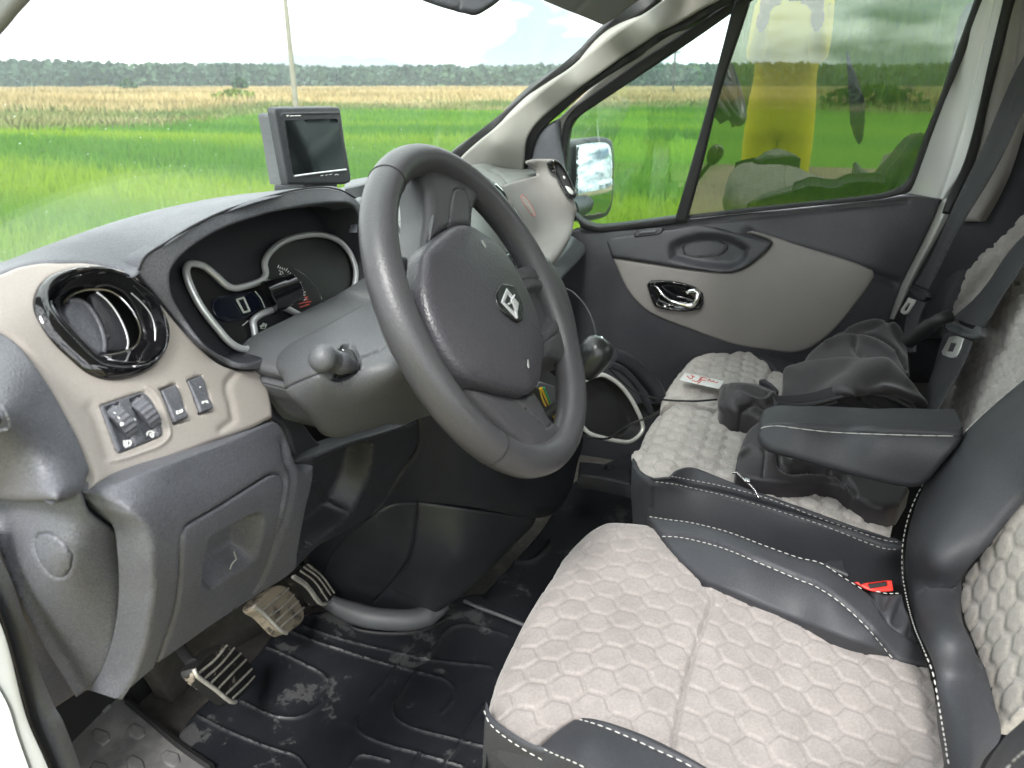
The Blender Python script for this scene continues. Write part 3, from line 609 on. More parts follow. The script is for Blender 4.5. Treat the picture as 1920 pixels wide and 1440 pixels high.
# ================================================================== passenger door
pdr = thing('passenger_door', 'closed passenger door with dark trim, beige insert and two side windows', 'van door', (1.97, 0.1, 0.6))
dpl = Sheet([(1090, 428, 'x', 1.955), (1290, 408, 'x', 1.955), (1500, 390, 'x', 1.955), (1765, 373, 'x', 1.955), (1147, 483, 'x', 1.925), (1640, 515, 'x', 1.92), (1400, 440, 'x', 1.93), (1370, 645, 'x', 1.93), (1200, 700, 'x', 1.955), (1480, 720, 'x', 1.955), (1060, 560, 'x', 1.955), (1700, 560, 'x', 1.955)])
panel('door_trim', [(1050, 440), (1088, 428), (1130, 427), (1288, 410), (1400, 398), (1511, 388), (1650, 372), (1700, 366), (1765, 374), (1758, 398), (1735, 450), (1700, 520), (1676, 580), (1655, 650), (1640, 760), (1300, 760), (1000, 760), (1020, 600)], dpl, M['door'], pdr, th=0.04, rnd=0.008, back=(1, 0, 0), holes=[c8([(625, 240), (690, 198), (780, 175), (870, 175), (975, 196), (1070, 255), (1048, 316), (968, 360), (870, 360), (750, 342), (625, 308)])],
      reliefs=[('groove', c8([(1050, 165), (1120, 200), (1400, 290), (1700, 385), (1860, 440)]), 9, 0.012), ('groove', [(1295, 420), (1500, 398), (1700, 378)], 4, 0.003)])
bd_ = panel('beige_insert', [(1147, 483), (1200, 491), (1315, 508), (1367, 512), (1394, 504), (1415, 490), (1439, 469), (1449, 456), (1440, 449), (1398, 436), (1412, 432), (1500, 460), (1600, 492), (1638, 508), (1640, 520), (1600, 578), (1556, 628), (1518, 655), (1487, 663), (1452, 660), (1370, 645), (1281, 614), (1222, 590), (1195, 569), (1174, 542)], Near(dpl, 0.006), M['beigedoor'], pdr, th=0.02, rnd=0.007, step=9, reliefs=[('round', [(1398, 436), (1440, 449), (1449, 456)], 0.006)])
ar = panel('armrest', c8([(280, 215), (300, 190), (430, 168), (590, 142), (640, 138), (720, 122), (790, 118), (900, 140), (1040, 178), (1180, 212), (1188, 222), (1160, 262), (1100, 318), (1030, 365), (950, 384), (880, 382), (800, 373), (700, 360), (520, 330), (310, 300)]), Near(dpl, 0.016), M['door'], pdr, th=0.03, rnd=0.009, step=5,
           reliefs=[('pocket', c8([(640, 240), (700, 205), (780, 185), (860, 185), (960, 205), (1050, 255), (1030, 305), (960, 350), (880, 350), (760, 330), (640, 300)]), 0.022, 9)])
panel('pull_cup', c8([(690, 240), (720, 200), (790, 186), (870, 190), (935, 225), (945, 250), (915, 278), (850, 292), (760, 296), (700, 280)]), Near(dpl, 0.0), M['darker'], ar, th=0.01, rnd=0.004, step=5, reliefs=[('pocket', c8([(705, 245), (730, 208), (795, 194), (865, 198), (925, 230), (905, 268), (850, 282), (760, 286), (712, 272)]), 0.01, 5)])
sw = panel('window_switch', c8([(430, 178), (455, 150), (580, 134), (597, 142), (580, 168), (560, 175), (440, 190)]), Near(dpl, 0.019), M['darker'], pdr, th=0.008, rnd=0.003, step=4)
panel('rocker', c8([(460, 172), (470, 156), (560, 146), (550, 164)]), Near(dpl, 0.023), M['dark'], sw, th=0.006, rnd=0.003, step=4)
hb = panel('handle_bezel', [(1212, 535), (1219, 528), (1260, 528), (1301, 539), (1317, 552), (1318, 572), (1312, 582), (1281, 585), (1239, 580), (1226, 573)], Near(dpl, 0.019), M['gloss'], pdr, th=0.02, rnd=0.005, step=4, reliefs=[('pocket', [(1222, 538), (1228, 533), (1260, 533), (1298, 543), (1311, 554), (1310, 571), (1281, 578), (1244, 573), (1232, 566)], 0.010, 4)])
hl = smooth3([at(1224, 534, x=1.912), at(1234, 541, x=1.902), at(1243, 553, x=1.895), at(1256, 563, x=1.893), at(1272, 569, x=1.893), at(1286, 572, x=1.895)], 6)
v1 = tube_mesh(hl, np.interp(np.linspace(0, 1, len(hl)), [0, 0.15, 0.6, 1], [0.002, 0.003, 0.0045, 0.007]), 10)
hp = smooth3([at(1284, 573, x=1.897), at(1298, 572, x=1.898), at(1306, 560, x=1.9), at(1308, 548, x=1.905), at(1296, 545, x=1.905), at(1288, 549, x=1.905)], 6)
mk('door_handle', *join([v1, tube_mesh(hp, [0.007]*(len(hp)-8)+[0.005]*8, 10)]), M['chrome'], hb)
# window frame: seals, dividing bar, glass
fr1 = [(1088, 428), (1080, 410), (1060, 396), (1051, 300), (1057, 233), (1074, 206), (1100, 184), (1193, 119), (1290, 55), (1370, 3), (1420, -26), (1600, -120), (1640, -118), (1440, -18), (1400, 8), (1372, 25), (1300, 75), (1200, 142), (1110, 202), (1082, 222), (1068, 244), (1062, 300), (1066, 385), (1084, 408), (1104, 420), (1130, 424), (1262, 408), (1290, 405), (1290, 418), (1130, 436)]
fgap = [(1240, 72), (1322, 22), (1440, -44), (1600, -130), (1660, -130), (1470, -46), (1390, -2), (1370, 10), (1290, 62), (1193, 126), (1100, 190), (1074, 211), (1058, 236), (1052, 270), (1050, 345), (1020, 345), (1022, 280), (1030, 246), (1050, 220), (1130, 146)]
panel('door_frame', fgap, Near(gpl, 0.010), mat('grey_frame_paint', (0.30, 0.29, 0.27), 0.45), pdr, th=0.03, rnd=0.006)
panel('glass_seal', fr1, Near(gpl, 0.014), M['rubber'], pdr, th=0.02, rnd=0.004)
panel('corner_trim', e8([(740, 1180), (800, 1010), (830, 940), (900, 870), (968, 832), (985, 850), (992, 960), (1015, 1120), (1030, 1220)]), Near(gpl, 0.03), M['dark'], pdr, th=0.03, rnd=0.008, reliefs=[('bulge', 0.01, 40)])
panel('dividing_bar', [(1376, 2), (1404, -10), (1408, -22), (1404, 8), (1350, 172), (1318, 300), (1289, 408), (1284, 416), (1262, 418), (1266, 408), (1320, 220), (1350, 105)], Near(gpl, 0.016), M['rubber'], pdr, th=0.03, rnd=0.006)
panel('glass_seal', c4([(1740, -480), (1560, -20), (1530, 60), (1400, 420), (1300, 700), (1200, 950), (1120, 1180), (1085, 1235), (1045, 1272), (985, 1300), (900, 1325), (620, 1358), (400, 1380), (0, 1420), (-400, 1468), (-400, 1482), (400, 1400), (700, 1370), (920, 1345), (1010, 1325), (1065, 1312), (1110, 1290), (1190, 1090), (1300, 780), (1440, 450), (1600, 30), (1625, -20), (1810, -480)]), Near(gpl, 0.014), M['rubber'], pdr, th=0.02, rnd=0.005)
panel('front_quarter_glass', [(1055, 240), (1074, 209), (1193, 122), (1290, 58), (1372, 6), (1400, -14), (1350, 150), (1310, 290), (1280, 412), (1130, 432), (1090, 424), (1054, 400)], gpl, M['quarterglass'], pdr, th=0.004, rnd=0.0002, step=30, bstep=30, cap=True, ssharp=4)
panel('rear_side_glass', [(1444, -130), (1350, 150), (1310, 290), (1278, 412), (1511, 388), (1650, 374), (1690, 362), (1715, 335), (1745, 260), (1805, 100), (1850, -20), (1890, -130)], gpl, M['sideglass'], pdr, th=0.004, rnd=0.0002, step=30, bstep=30, cap=True, ssharp=4)
# wing mirror
md = at(1115, 340, d=2.16); rd = ray(1115, 340); rd = rd/np.linalg.norm(rd); want = np.array([0.30, -1.0, 0.05]); want /= np.linalg.norm(want); mn = want-rd; mn /= np.linalg.norm(mn)
mpl = Plane(mn, md)
convex = ('func', lambda Q, P, b: -((P-md)**2).sum(1)/(2*0.9))
wm = panel('wing_mirror', c3([(285, 830), (300, 800), (380, 782), (470, 768), (540, 768), (580, 788), (594, 850), (592, 1000), (582, 1150), (552, 1215), (480, 1240), (420, 1247), (385, 1238), (360, 1190), (330, 1110), (290, 1000)]), Near(mpl, 0.006), M['darker'], pdr, th=0.09, rnd=0.02, cap=True, step=5)
panel('mirror_glass', c3([(380, 817), (430, 806), (535, 802), (560, 822), (568, 900), (568, 1050), (560, 1150), (530, 1198), (440, 1213), (390, 1208), (374, 1190), (370, 1000), (373, 880)]), Near(mpl, 0.030), M['mirrorglass'], wm, th=0.003, rnd=0.0006, step=4, reliefs=[convex])
tube('mirror_arm', [at(1062, 395, x=1.97), at(1075, 392, x=2.03), at(1090, 385, x=2.1), at(1098, 378, x=2.16)], [0.035, 0.03, 0.03, 0.03], M['darker'], wm, 10)

# ================================================================== dashboard
da = thing('dashboard', 'two tone grey and beige dashboard running the width of the cab', 'dashboard', (1.1, 0.65, 1.2))
shelf = Sheet([(690, 322, 'y', .86), (883, 307, 'y', .74), (900, 303, 'y', .74), (1000, 300, 'y', .72), (640, 335, 'y', .90), (700, 380, 'y', .66), (945, 347, 'y', .59), (1007, 323, 'y', .585), (850, 372, 'y', .62)], 1e-3)
mk('dash_shelf', *box((0.37, 0.70, 1.28), (1.86, 1.0, 1.375), 0.02), M['dark'], da)
brow_s = Sheet([(640, 357, 'y', .56), (533, 360, 'y', .545), (433, 390, 'y', .54), (367, 420, 'y', .54), (307, 457, 'y', .545), (255, 510, 'y', .555), (90, 490, 'y', .60), (0, 512, 'y', .605), (0, 463, 'y', .70), (150, 411, 'y', .69), (370, 354, 'y', .665), (560, 333, 'y', .635), (645, 337, 'y', .625), (680, 380, 'y', .585)])
RIM = [(319, 530), (322, 505), (340, 480), (375, 452), (425, 425), (500, 400), (550, 390), (600, 382), (645, 380), (664, 388), (674, 410), (680, 455), (686, 500), (684, 545), (650, 578), (600, 605), (540, 640), (500, 668), (470, 681), (450, 684), (425, 675), (387, 650), (350, 605), (325, 560)]
OUT = [(258, 512), (273, 482), (307, 459), (367, 422), (433, 392), (533, 362), (600, 352), (640, 358), (668, 372), (684, 398), (693, 440), (697, 500), (694, 560), (640, 605), (540, 660), (500, 690), (466, 694), (440, 692), (419, 684), (379, 652), (336, 607), (300, 563), (268, 526)]
band_s = Sheet([(319, 530, 'y', .545), (450, 684, 'y', .525), (387, 650, 'y', .53), (645, 380, 'y', .55), (684, 545, 'y', .55), (500, 400, 'y', .535), (375, 452, 'y', .535), (540, 640, 'y', .54), (640, 357, 'y', .562), (433, 391, 'y', .541), (307, 458, 'y', .546), (258, 512, 'y', .557), (336, 607, 'y', .55), (419, 684, 'y', .54), (697, 500, 'y', .565)])
panel('top_pad', [(-80, 482), (0, 464), (60, 442), (150, 412), (260, 379), (370, 355), (450, 343), (560, 334), (615, 331), (645, 337), (664, 352), (676, 374), (690, 410), (668, 371), (640, 357), (600, 351), (533, 361), (433, 391), (367, 421), (307, 458), (273, 481), (257, 511), (250, 516), (202, 499), (162, 492), (90, 490), (36, 498), (0, 512), (-80, 540)], brow_s, M['dark'], da, th=0.012, rnd=0.002, back=(0, 1, -0.1),
      reliefs=[('round', [(-80, 482), (0, 464), (60, 442), (150, 412), (260, 379), (370, 355), (450, 343), (560, 334), (615, 331), (645, 337), (664, 352), (676, 374), (690, 410)], 0.022)])
panel('cluster_hood', OUT, band_s, M['dark'], da, th=0.03, rnd=0.0025, holes=[RIM], back=(0, 1, -0.2), step=6)
strokes('hood_seam', [[(257, 513), (273, 481), (307, 458), (367, 421), (433, 391), (533, 361), (600, 351), (640, 357), (667, 371)]], band_s, 0.0012, M['black'], da, 0.0008)
# well of the instrument cluster and its dial plate
rc = curve(RIM, 6); A = pos(band_s, rc[:, 0], rc[:, 1]); ctr = A.mean(0); rings = []; zlo, zhi = A[:, 2].min(), A[:, 2].max()
tilt = 0.065/(zhi-zlo); ydial = lambda z: ctr[1]+0.018+tilt*(z-zlo)
for t, s in ((0, 1.0), (0.07, 0.992), (0.25, 0.98), (0.6, 0.965), (1.0, 0.95)):
    q = ctr+(A-ctr)*np.array([s, 1, s]); q[:, 1] = A[:, 1]*(1-t)+ydial(q[:, 2])*t+0.001; rings.append(q)
k = len(rc); V = np.concatenate(rings); F = [(i*k+j, i*k+(j+1) % k, (i+1)*k+(j+1) % k, (i+1)*k+j) for i in range(4) for j in range(k)]
cw = mk('cluster_well', V, F+[tuple(range(4*k, 5*k))], M['darker'], da)
dpln = Plane((0, -1, tilt), (0.80, ydial(1.35)-0.008, 1.35))
BONE = [(362, 494), (382, 499), (405, 517), (425, 535), (440, 540), (462, 536), (490, 526), (498, 514), (496, 492), (507, 472), (535, 451), (575, 441), (612, 442), (642, 457), (662, 487), (667, 520), (657, 555), (635, 580), (600, 597), (580, 597), (560, 590), (532, 577), (512, 581), (487, 591), (475, 602), (477, 620), (478, 640), (462, 655), (435, 645), (405, 612), (377, 575), (357, 537), (349, 512), (350, 502), (354, 496)]
dp = panel('dial_plate', [(x+(x-510)*0.03, y+(y-550)*0.03) for x, y in BONE], Near(dpln, -0.004), M['dial'], da, th=0.012, rnd=0.002, step=8, sharp=80)
tube('silver_trim_ring', on(dpln, BONE, 0.004, 4, True, 80), 0.0040, M['satin'], dp, 10, True)
panel('display', [(399, 562), (408, 556), (432, 551), (464, 546), (480, 545), (492, 556), (500, 576), (484, 582), (470, 592), (452, 600), (430, 603), (412, 598), (400, 582)], Near(dpln, -0.0005), M['lcd'], dp, th=0.003, rnd=0.001)
strokes('speed_figure', [[(444, 562), (457, 558)], [(457, 558), (468, 583)], [(468, 583), (457, 586)], [(457, 586), (444, 562)]], dpln, 0.0013, M['printdim'], dp, 0.002)
strokes('display_line', [[(478, 546), (489, 560), (497, 578)], [(455, 610), (465, 602)]], dpln, 0.0007, M['printdim'], dp, 0.002)
# black boss of the rev counter, scale ticks, needle track
q0, q1 = pos(Near(dpln, 0.004), np.array([500.0]), np.array([560.0]))[0], pos(Near(dpln, 0.030), np.array([553.0]), np.array([538.0]))[0]
mk('dial_boss', *join([tube_mesh([q0, q0*0.6+q1*0.4, q0*0.35+q1*0.65], [0.021, 0.020, 0.019], 20), tube_mesh([q0*0.34+q1*0.66, q1, q1+(q1-q0)*0.03], [0.017, 0.017, 0.013], 20)]), M['gloss'], dp)
arc = curve([(521, 502), (536, 508), (549, 520), (560, 532), (566, 545), (571, 558), (574, 572)], 4.2, False); nn = normals2(arc, False)
tk = lambda i0, i1, ln: [[tuple(arc[i]), tuple(arc[i]+nn[i]*(ln if i % 4 else ln*1.7))] for i in range(i0, min(i1, len(arc)))]
mk('scale_ticks', *join([tube_mesh(on(dpln, l_, 0.003, 3), 0.0007, 4) for l_ in tk(0, len(arc)-4, -3)]), M['print'], dp, kind='stuff')
mk('red_scale_ticks', *join([tube_mesh(on(dpln, l_, 0.003, 3), 0.0009, 4) for l_ in tk(len(arc)-4, len(arc), -6)]+[tube_mesh(on(dpln, l_, 0.003, 3), 0.0007, 4) for l_ in ([(560, 570), (575, 566)], [(562, 576), (577, 572)])]), M['redprint'], dp, kind='stuff')
strokes('scale_figures', [[(523, 507), (527, 509), (525, 514)], [(529, 508), (531, 514)], [(524, 514), (528, 515)], [(563, 545), (567, 543)], [(566, 552), (570, 549)], [(570, 563), (574, 560)]], dpln, 0.0006, M['print'], dp, 0.003)
tube('needle_track', on(dpln, [(549, 502), (575, 520), (595, 545), (606, 568), (605, 582)], 0.002, 4), 0.0009, M['gloss'], dp, 5)
panel('fuel_window', [(488, 610), (500, 606), (502, 610), (490, 614)], Near(dpln, 0.002), M['printdim'], dp, th=0.001, rnd=0.0003, step=4)
panel('warning_bar', [(482, 636), (486, 632), (500, 625), (502, 629), (486, 637)], Near(dpln, 0.002), M['printdim'], dp, th=0.001, rnd=0.0004, step=4)
strokes('warning_symbol', [[(489, 616), (494, 606), (500, 608), (497, 616), (489, 616)], [(521, 617), (526, 615)]], dpln, 0.0006, M['printdim'], dp, 0.003)

# ---- beige end of the dashboard with vent and switches
bs_ = Sheet([(0, 512, 'y', .60), (90, 490, 'y', .60), (253, 512, 'y', .56), (300, 559, 'y', .555), (466, 685, 'y', .535), (513, 779, 'y', .505), (170, 913, 'y', .470), (90, 711, 'y', .53), (0, 617, 'y', .555), (195, 600, 'y', .562), (325, 855, 'y', .482), (330, 740, 'y', .517), (420, 760, 'y', .51)])
VO = vc([(35, 500), (45, 420), (90, 320), (180, 240), (320, 185), (480, 150), (640, 140), (760, 150), (900, 190), (1060, 260), (1200, 360), (1320, 500), (1400, 650), (1445, 780), (1450, 900), (1420, 1020), (1360, 1120), (1270, 1210), (1120, 1280), (960, 1315), (820, 1318), (700, 1290), (580, 1230), (440, 1110), (300, 980), (190, 850), (100, 710), (50, 600)])
VI = vc([(215, 500), (240, 420), (320, 330), (450, 250), (620, 205), (760, 200), (900, 220), (1060, 285), (1200, 390), (1310, 540), (1370, 700), (1390, 830), (1385, 930), (1340, 1030), (1240, 1120), (1100, 1155), (950, 1158), (820, 1140), (700, 1100), (560, 980), (420, 820), (300, 680), (230, 580)])
panel('side_switch_panel', [(-60, 520), (0, 512), (36, 498), (90, 490), (162, 491), (202, 498), (250, 512), (262, 522), (300, 564), (336, 608), (379, 653), (419, 684), (466, 694), (490, 690), (501, 712), (512, 762), (513, 781), (470, 803), (400, 828), (325, 857), (217, 895), (172, 914), (178, 895), (173, 873), (144, 808), (90, 711), (36, 642), (0, 617), (-60, 590)], bs_, M['beige'], da, th=0.03, rnd=0.004, step=6, holes=[[(x*0.93+195*0.07, y*0.93+605*0.07) for x, y in VO]],
      reliefs=[('groove', sc_([(0, 560), (60, 640), (150, 900), (250, 1200)]), 12, 0.0022), ('groove', sc_([(250, 1300), (420, 1270), (700, 1180), (950, 1080), (1080, 960), (1090, 850), (1000, 560), (930, 400), (850, 310), (760, 265)]), 3.2, -0.0013), ('groove', c5([(1240, 700), (1180, 780), (1200, 880), (1215, 960), (1150, 1010)]), 7, 0.002),
               ('pocket', sc_([(135, 525), (160, 505), (690, 330), (740, 330), (800, 370), (880, 480), (950, 640), (1000, 830), (1005, 900), (980, 940), (420, 1170), (390, 1165), (360, 1120), (240, 800)]), 0.003, 2.2), ('pocket', sc_([(965, 285), (1150, 215), (1195, 235), (1345, 660), (1370, 720), (1160, 780), (1140, 740)]), 0.005, 2.0), ('pocket', sc_([(1340, 165), (1510, 105), (1545, 125), (1690, 540), (1700, 590), (1520, 640), (1500, 600)]), 0.005, 2.0)])
ec = Sheet([(36, 645, 'y', .540), (144, 811, 'y', .482), (170, 900, 'y', .46), (0, 640, 'y', .545), (0, 940, 'x', .352), (100, 941, 'y', .440), (0, 780, 'y', .462), (80, 760, 'y', .488)])
panel('dash_end_cap', [(-80, 590), (0, 620), (36, 645), (90, 714), (144, 811), (168, 868), (174, 895), (166, 914), (150, 926), (100, 941), (30, 947), (-80, 940)], ec, M['dark'], da, th=0.03, rnd=0.003, back=(0.3, 1, 0), reliefs=[('round', [(174, 895), (166, 914), (150, 926), (100, 941), (30, 947), (-80, 940)], 0.008)])
gr = panel('mirror_switch', c5([(-30, 835), (0, 840), (40, 890), (68, 950), (72, 1000), (55, 1035), (10, 1048), (-30, 1050)]), Near(ec, 0.003), M['shroud'], da, th=0.008, rnd=0.004, step=4, reliefs=[('pocket', c5([(-30, 860), (0, 868), (30, 915), (50, 960), (50, 1005), (20, 1020), (-30, 1020)]), 0.006, 2)])
panel('rocker', c5([(-30, 925), (-5, 925), (10, 960), (8, 990), (-30, 990)]), Near(ec, 0.002), M['gloss'], gr, th=0.004, rnd=0.002, step=4)
# air vent: gloss black lobed ring, chrome edged throat, two shell vanes
vp = Near(bs_, 0.0)
vt = panel('air_vent', VO, Near(bs_, 0.006), M['gloss'], da, th=0.012, rnd=0.004, holes=[VI], step=4, reliefs=[('func', lambda Q, P, b: 0.004*sm(np.clip(b*1.0/16, 0, 1)))])
a0 = curve(VI, 5); A = pos(Near(bs_, 0.006), a0[:, 0], a0[:, 1]); cn = A.mean(0)
VT = vc([(325, 600), (350, 520), (420, 460), (540, 415), (680, 405), (800, 420), (920, 490), (1020, 600), (1090, 720), (1120, 830), (1110, 920), (1070, 990), (980, 1040), (860, 1075), (740, 1085), (640, 1040), (520, 930), (420, 800), (350, 700)])
b0 = curve(VT, 5); k = len(a0); bb_ = np.array([np.interp(np.arange(k)/k*len(b0), np.arange(len(b0)+1), np.r_[b0[:, i], b0[0, i]]) for i in (0, 1)]).T
sh = int(np.argmin(((bb_-a0[0])**2).sum(1))); bb_ = np.roll(bb_, -sh, 0)
B_ = pos(Near(bs_, -0.024), bb_[:, 0], bb_[:, 1]); C_ = pos(Near(bs_, -0.06), bb_[:, 0]+4, bb_[:, 1]-3)
rg = [A, A*0.94+B_*0.06-np.array([0, -0.003, 0]), A*0.55+B_*0.45, A*0.18+B_*0.82, B_]; V = np.concatenate(rg); F = [(i*k+j, i*k+(j+1) % k, (i+1)*k+(j+1) % k, (i+1)*k+j) for i in range(4) for j in range(k)]
mk('vent_throat', V, F, M['gloss'], vt)
tube('chrome_ring', B_, 0.0012, M['chrome'], vt, 6, True)
tube('chrome_ring', pos(Near(bs_, -0.006), *curve(vc([(1030, 440), (1130, 530), (1220, 640), (1265, 750), (1280, 900), (1260, 1020), (1150, 1110)]), 4, False).T), 0.0006, M['satin'], vt, 5)
V = np.concatenate([B_, C_]); mk('vent_duct', V, [(j, (j+1) % k, k+(j+1) % k, k+j) for j in range(k)]+[tuple(range(k, 2*k))], M['black'], vt)
def vane(outline, dz, rimpts, m):
    o = panel('vane', vc(outline), Near(bs_, dz), m, vt, th=0.004, rnd=0.0015, step=4, cap=True, reliefs=[('bulge', 0.004, 26)])
    tube('vane_edge', pos(Near(bs_, dz+0.0015), *curve(vc(rimpts), 4, False).T), 0.0024 if dz > -0.02 else 0.0013, M['dark'] if dz > -0.02 else M['satin'], vt, 8)
vane([(335, 650), (360, 560), (420, 520), (520, 535), (620, 640), (700, 790), (740, 940), (740, 1060), (690, 1075), (560, 970), (430, 820)], -0.018, [(380, 530), (470, 520), (570, 570), (660, 690), (730, 850), (750, 980), (740, 1065)], M['dark'])
vane([(590, 470), (660, 430), (760, 490), (870, 620), (960, 790), (1000, 930), (990, 1030), (880, 1050), (760, 1050), (760, 930), (700, 730), (620, 590)], -0.026, [(670, 430), (780, 520), (880, 650), (960, 810), (995, 940), (985, 1030)], M['darker'])
panel('vane_link', vc([(755, 870), (800, 860), (822, 895), (770, 905)]), Near(bs_, -0.020), M['dark'], vt, th=0.004, rnd=0.001, step=4)
# thumbwheel block
sp = panel('thumbwheel_panel', sc_([(140, 530), (165, 508), (690, 335), (740, 335), (795, 372), (875, 485), (945, 640), (995, 830), (1000, 895), (975, 935), (420, 1163), (393, 1160), (365, 1118), (245, 800)]), Near(bs_, 0.0015), M['dark'], da, th=0.01, rnd=0.002, step=4,
           reliefs=[('pocket', sc_([(215, 540), (385, 480), (450, 640), (560, 900), (615, 1070), (440, 1130), (380, 960)]), 0.004, 2), ('pocket', sc_([(550, 430), (700, 370), (760, 480), (860, 760), (925, 935), (770, 995), (700, 800), (600, 560)]), 0.004, 2)])
def thumb(cx, cy, figs):
    p = pos(Near(bs_, -0.0085), np.array([cx]), np.array([cy]))[0]; V, F = [], []; prof = []
    ax = np.array([0.93, -0.16, 0.26]); ax /= np.linalg.norm(ax); v, f = lathe([(0.006, -0.0062), (0.0155, -0.0062), (0.0165, -0.0052), (0.0165, 0.0052), (0.0155, 0.0062), (0.006, 0.0062)], p, ax, 40)
    d = v-p; h = d@ax; r = d-h[:, None]*ax; rl = np.linalg.norm(r, axis=1); kk = np.arange(len(v)) % 40
    v = v-r/np.maximum(rl, 1e-6)[:, None]*((rl > 0.014)*(kk % 2)*0.0009)[:, None]
    return mk('thumbwheel', v, f, M['dark'], sp, sharp=30)
t1 = thumb(170+395/7.385, 690+780/7.385, 0); t2 = thumb(170+722/7.385, 690+662/7.385, 0)
tw = Near(bs_, 0.0082)
strokes('wheel_marks', [sc_([(318, 615), (345, 632)]), sc_([(372, 675), (402, 700)]), sc_([(415, 770), (430, 755), (452, 768), (445, 795), (425, 800), (415, 770)])], tw, 0.0007, M['print'], sp)
lo_ = Near(bs_, 0.0008)
strokes('headlamp_symbol', [sc_([(500, 1010), (540, 1005), (558, 1040), (535, 1080), (505, 1075), (500, 1010)]), sc_([(455, 1010), (490, 1025)]), sc_([(455, 1040), (495, 1050)]), sc_([(460, 1070), (500, 1075)]), sc_([(480, 1095), (510, 1085)])], bs_, 0.0008, M['print'], sp, 0.0014)
strokes('dimmer_symbol', [sc_([(780, 935), (790, 890), (830, 875), (880, 900)]), sc_([(820, 915), (845, 905), (870, 930), (860, 960), (840, 950), (820, 915)])], bs_, 0.0008, M['print'], sp, 0.0014)
panel('pointer_mark', sc_([(575, 710), (610, 685), (635, 725), (605, 738)]), Near(bs_, 0.002), M['print'], sp, th=0.001, rnd=0.0002, step=4)
def rocker(pl, crease, icon, dot):
    o = panel('rocker_switch', sc_(pl), Near(bs_, 0.0005), M['dark'], da, th=0.01, rnd=0.0015, step=3, reliefs=[('func', lambda Q, P, b: 0.0022*np.clip(segdist(Q, np.array(sc_(crease)))/16, 0, 1))])
    strokes('switch_symbol', [sc_(i) for i in icon], bs_, 0.0007, M['print'], o, 0.0034)
    return o
rocker([(990, 310), (1010, 295), (1165, 240), (1210, 330), (1335, 670), (1330, 690), (1170, 755), (1150, 745)], [(1040, 330), (1150, 470), (1250, 550)], [[(1185, 600), (1200, 635), (1235, 625), (1225, 590), (1190, 600)], [(1235, 585), (1250, 620), (1270, 600), (1262, 570)], [(1180, 625), (1200, 640)]], 0)
rocker([(1350, 175), (1370, 165), (1520, 115), (1560, 190), (1680, 545), (1672, 570), (1530, 620), (1512, 612)], [(1400, 200), (1500, 320), (1600, 400)], [[(1545, 500), (1540, 470), (1565, 462), (1570, 480), (1548, 487)], [(1580, 455), (1610, 480)], [(1605, 450), (1625, 485)], [(1512, 262), (1520, 268)]], 1)

# ---- lower dashboard: knee panel, fuse cover, kick panel, tray
ks = Sheet([(513, 787, 'y', .505), (165, 918, 'y', .468), (240, 956, 'y', .433), (277, 997, 'y', .427), (285, 1057, 'y', .43), (270, 1211, 'y', .47), (221, 1316, 'y', .51), (480, 1121, 'y', .525), (562, 1061, 'y', .525), (590, 872, 'y', .497), (420, 1000, 'y', .448), (350, 885, 'y', .458), (540, 950, 'y', .470), (440, 880, 'y', .465), (330, 960, 'y', .436)])
FUSE = [(294, 1250), (310, 1205), (326, 1162), (338, 1087), (342, 1009), (348, 992), (358, 981), (412, 949), (505, 890), (517, 887), (530, 891), (536, 905), (534, 925), (520, 1000), (510, 1040), (487, 1096), (467, 1122), (400, 1174)]
panel('knee_panel', [(163, 920), (250, 889), (340, 856), (430, 823), (513, 787), (528, 797), (545, 830), (556, 866), (568, 882), (590, 872), (588, 905), (575, 960), (560, 1040), (555, 1070), (480, 1121), (375, 1196), (296, 1252), (221, 1316), (246, 1275), (270, 1211), (283, 1140), (285, 1057), (277, 997), (240, 956), (200, 936)], ks, M['dark'], da, th=0.03, rnd=0.004, back=(0, 1, 0), step=8, holes=[[(x*0.9+430*0.1, y*0.9+1050*0.1) for x, y in FUSE]],
      reliefs=[('groove', FUSE+FUSE[:1], 2.4, 0.005), ('groove', e3([(370, 250), (385, 350), (420, 430), (400, 600), (330, 800), (240, 1010), (120, 1130)]), 4, 0.0035)])
fs = panel('fuse_cover', [(x*0.985+430*0.015, y*0.985+1050*0.015) for x, y in FUSE], Near(ks, 0.0016), M['dark'], da, th=0.01, rnd=0.003, step=6, reliefs=[('pocket', [(397, 1026), (404, 1012), (440, 992), (482, 968), (488, 972), (487, 992), (480, 1025), (470, 1046), (430, 1072), (396, 1097), (388, 1090), (390, 1055)], 0.026, 9)])
strokes('scratch', [e2([(1170, 360), (1182, 395), (1160, 420), (1150, 445)])], Near(ks, -0.012), 0.0006, M['printdim'], fs, 0.001)
kb = Sheet([(165, 922, 'y', .47), (240, 956, 'y', .434), (277, 997, 'y', .429), (285, 1057, 'y', .432), (270, 1211, 'y', .472), (221, 1316, 'y', .512), (234, 1016, 'y', .468), (225, 1162, 'y', .492), (169, 960, 'y', .482), (187, 1275, 'y', .54)])
panel('knee_panel_return', [(158, 924), (200, 936), (240, 956), (277, 997), (285, 1057), (283, 1140), (270, 1211), (246, 1275), (221, 1316), (198, 1296), (169, 1298), (187, 1275), (210, 1230), (225, 1162), (232, 1069), (234, 1016), (217, 994), (169, 960), (157, 941)], kb, M['dark'], da, th=0.03, rnd=0.004, step=6, back=(0, 1, 0))
kk_ = Sheet([(0, 1087, 'x', .362), (86, 1335, 'x', .375), (45, 1211, 'x', .368), (234, 1016, 'y', .478), (225, 1162, 'y', .50), (150, 928, 'y', .47), (169, 1297, 'y', .548), (120, 1042, 'y', .485), (30, 947, 'x', .372), (-60, 900, 'x', .365)])
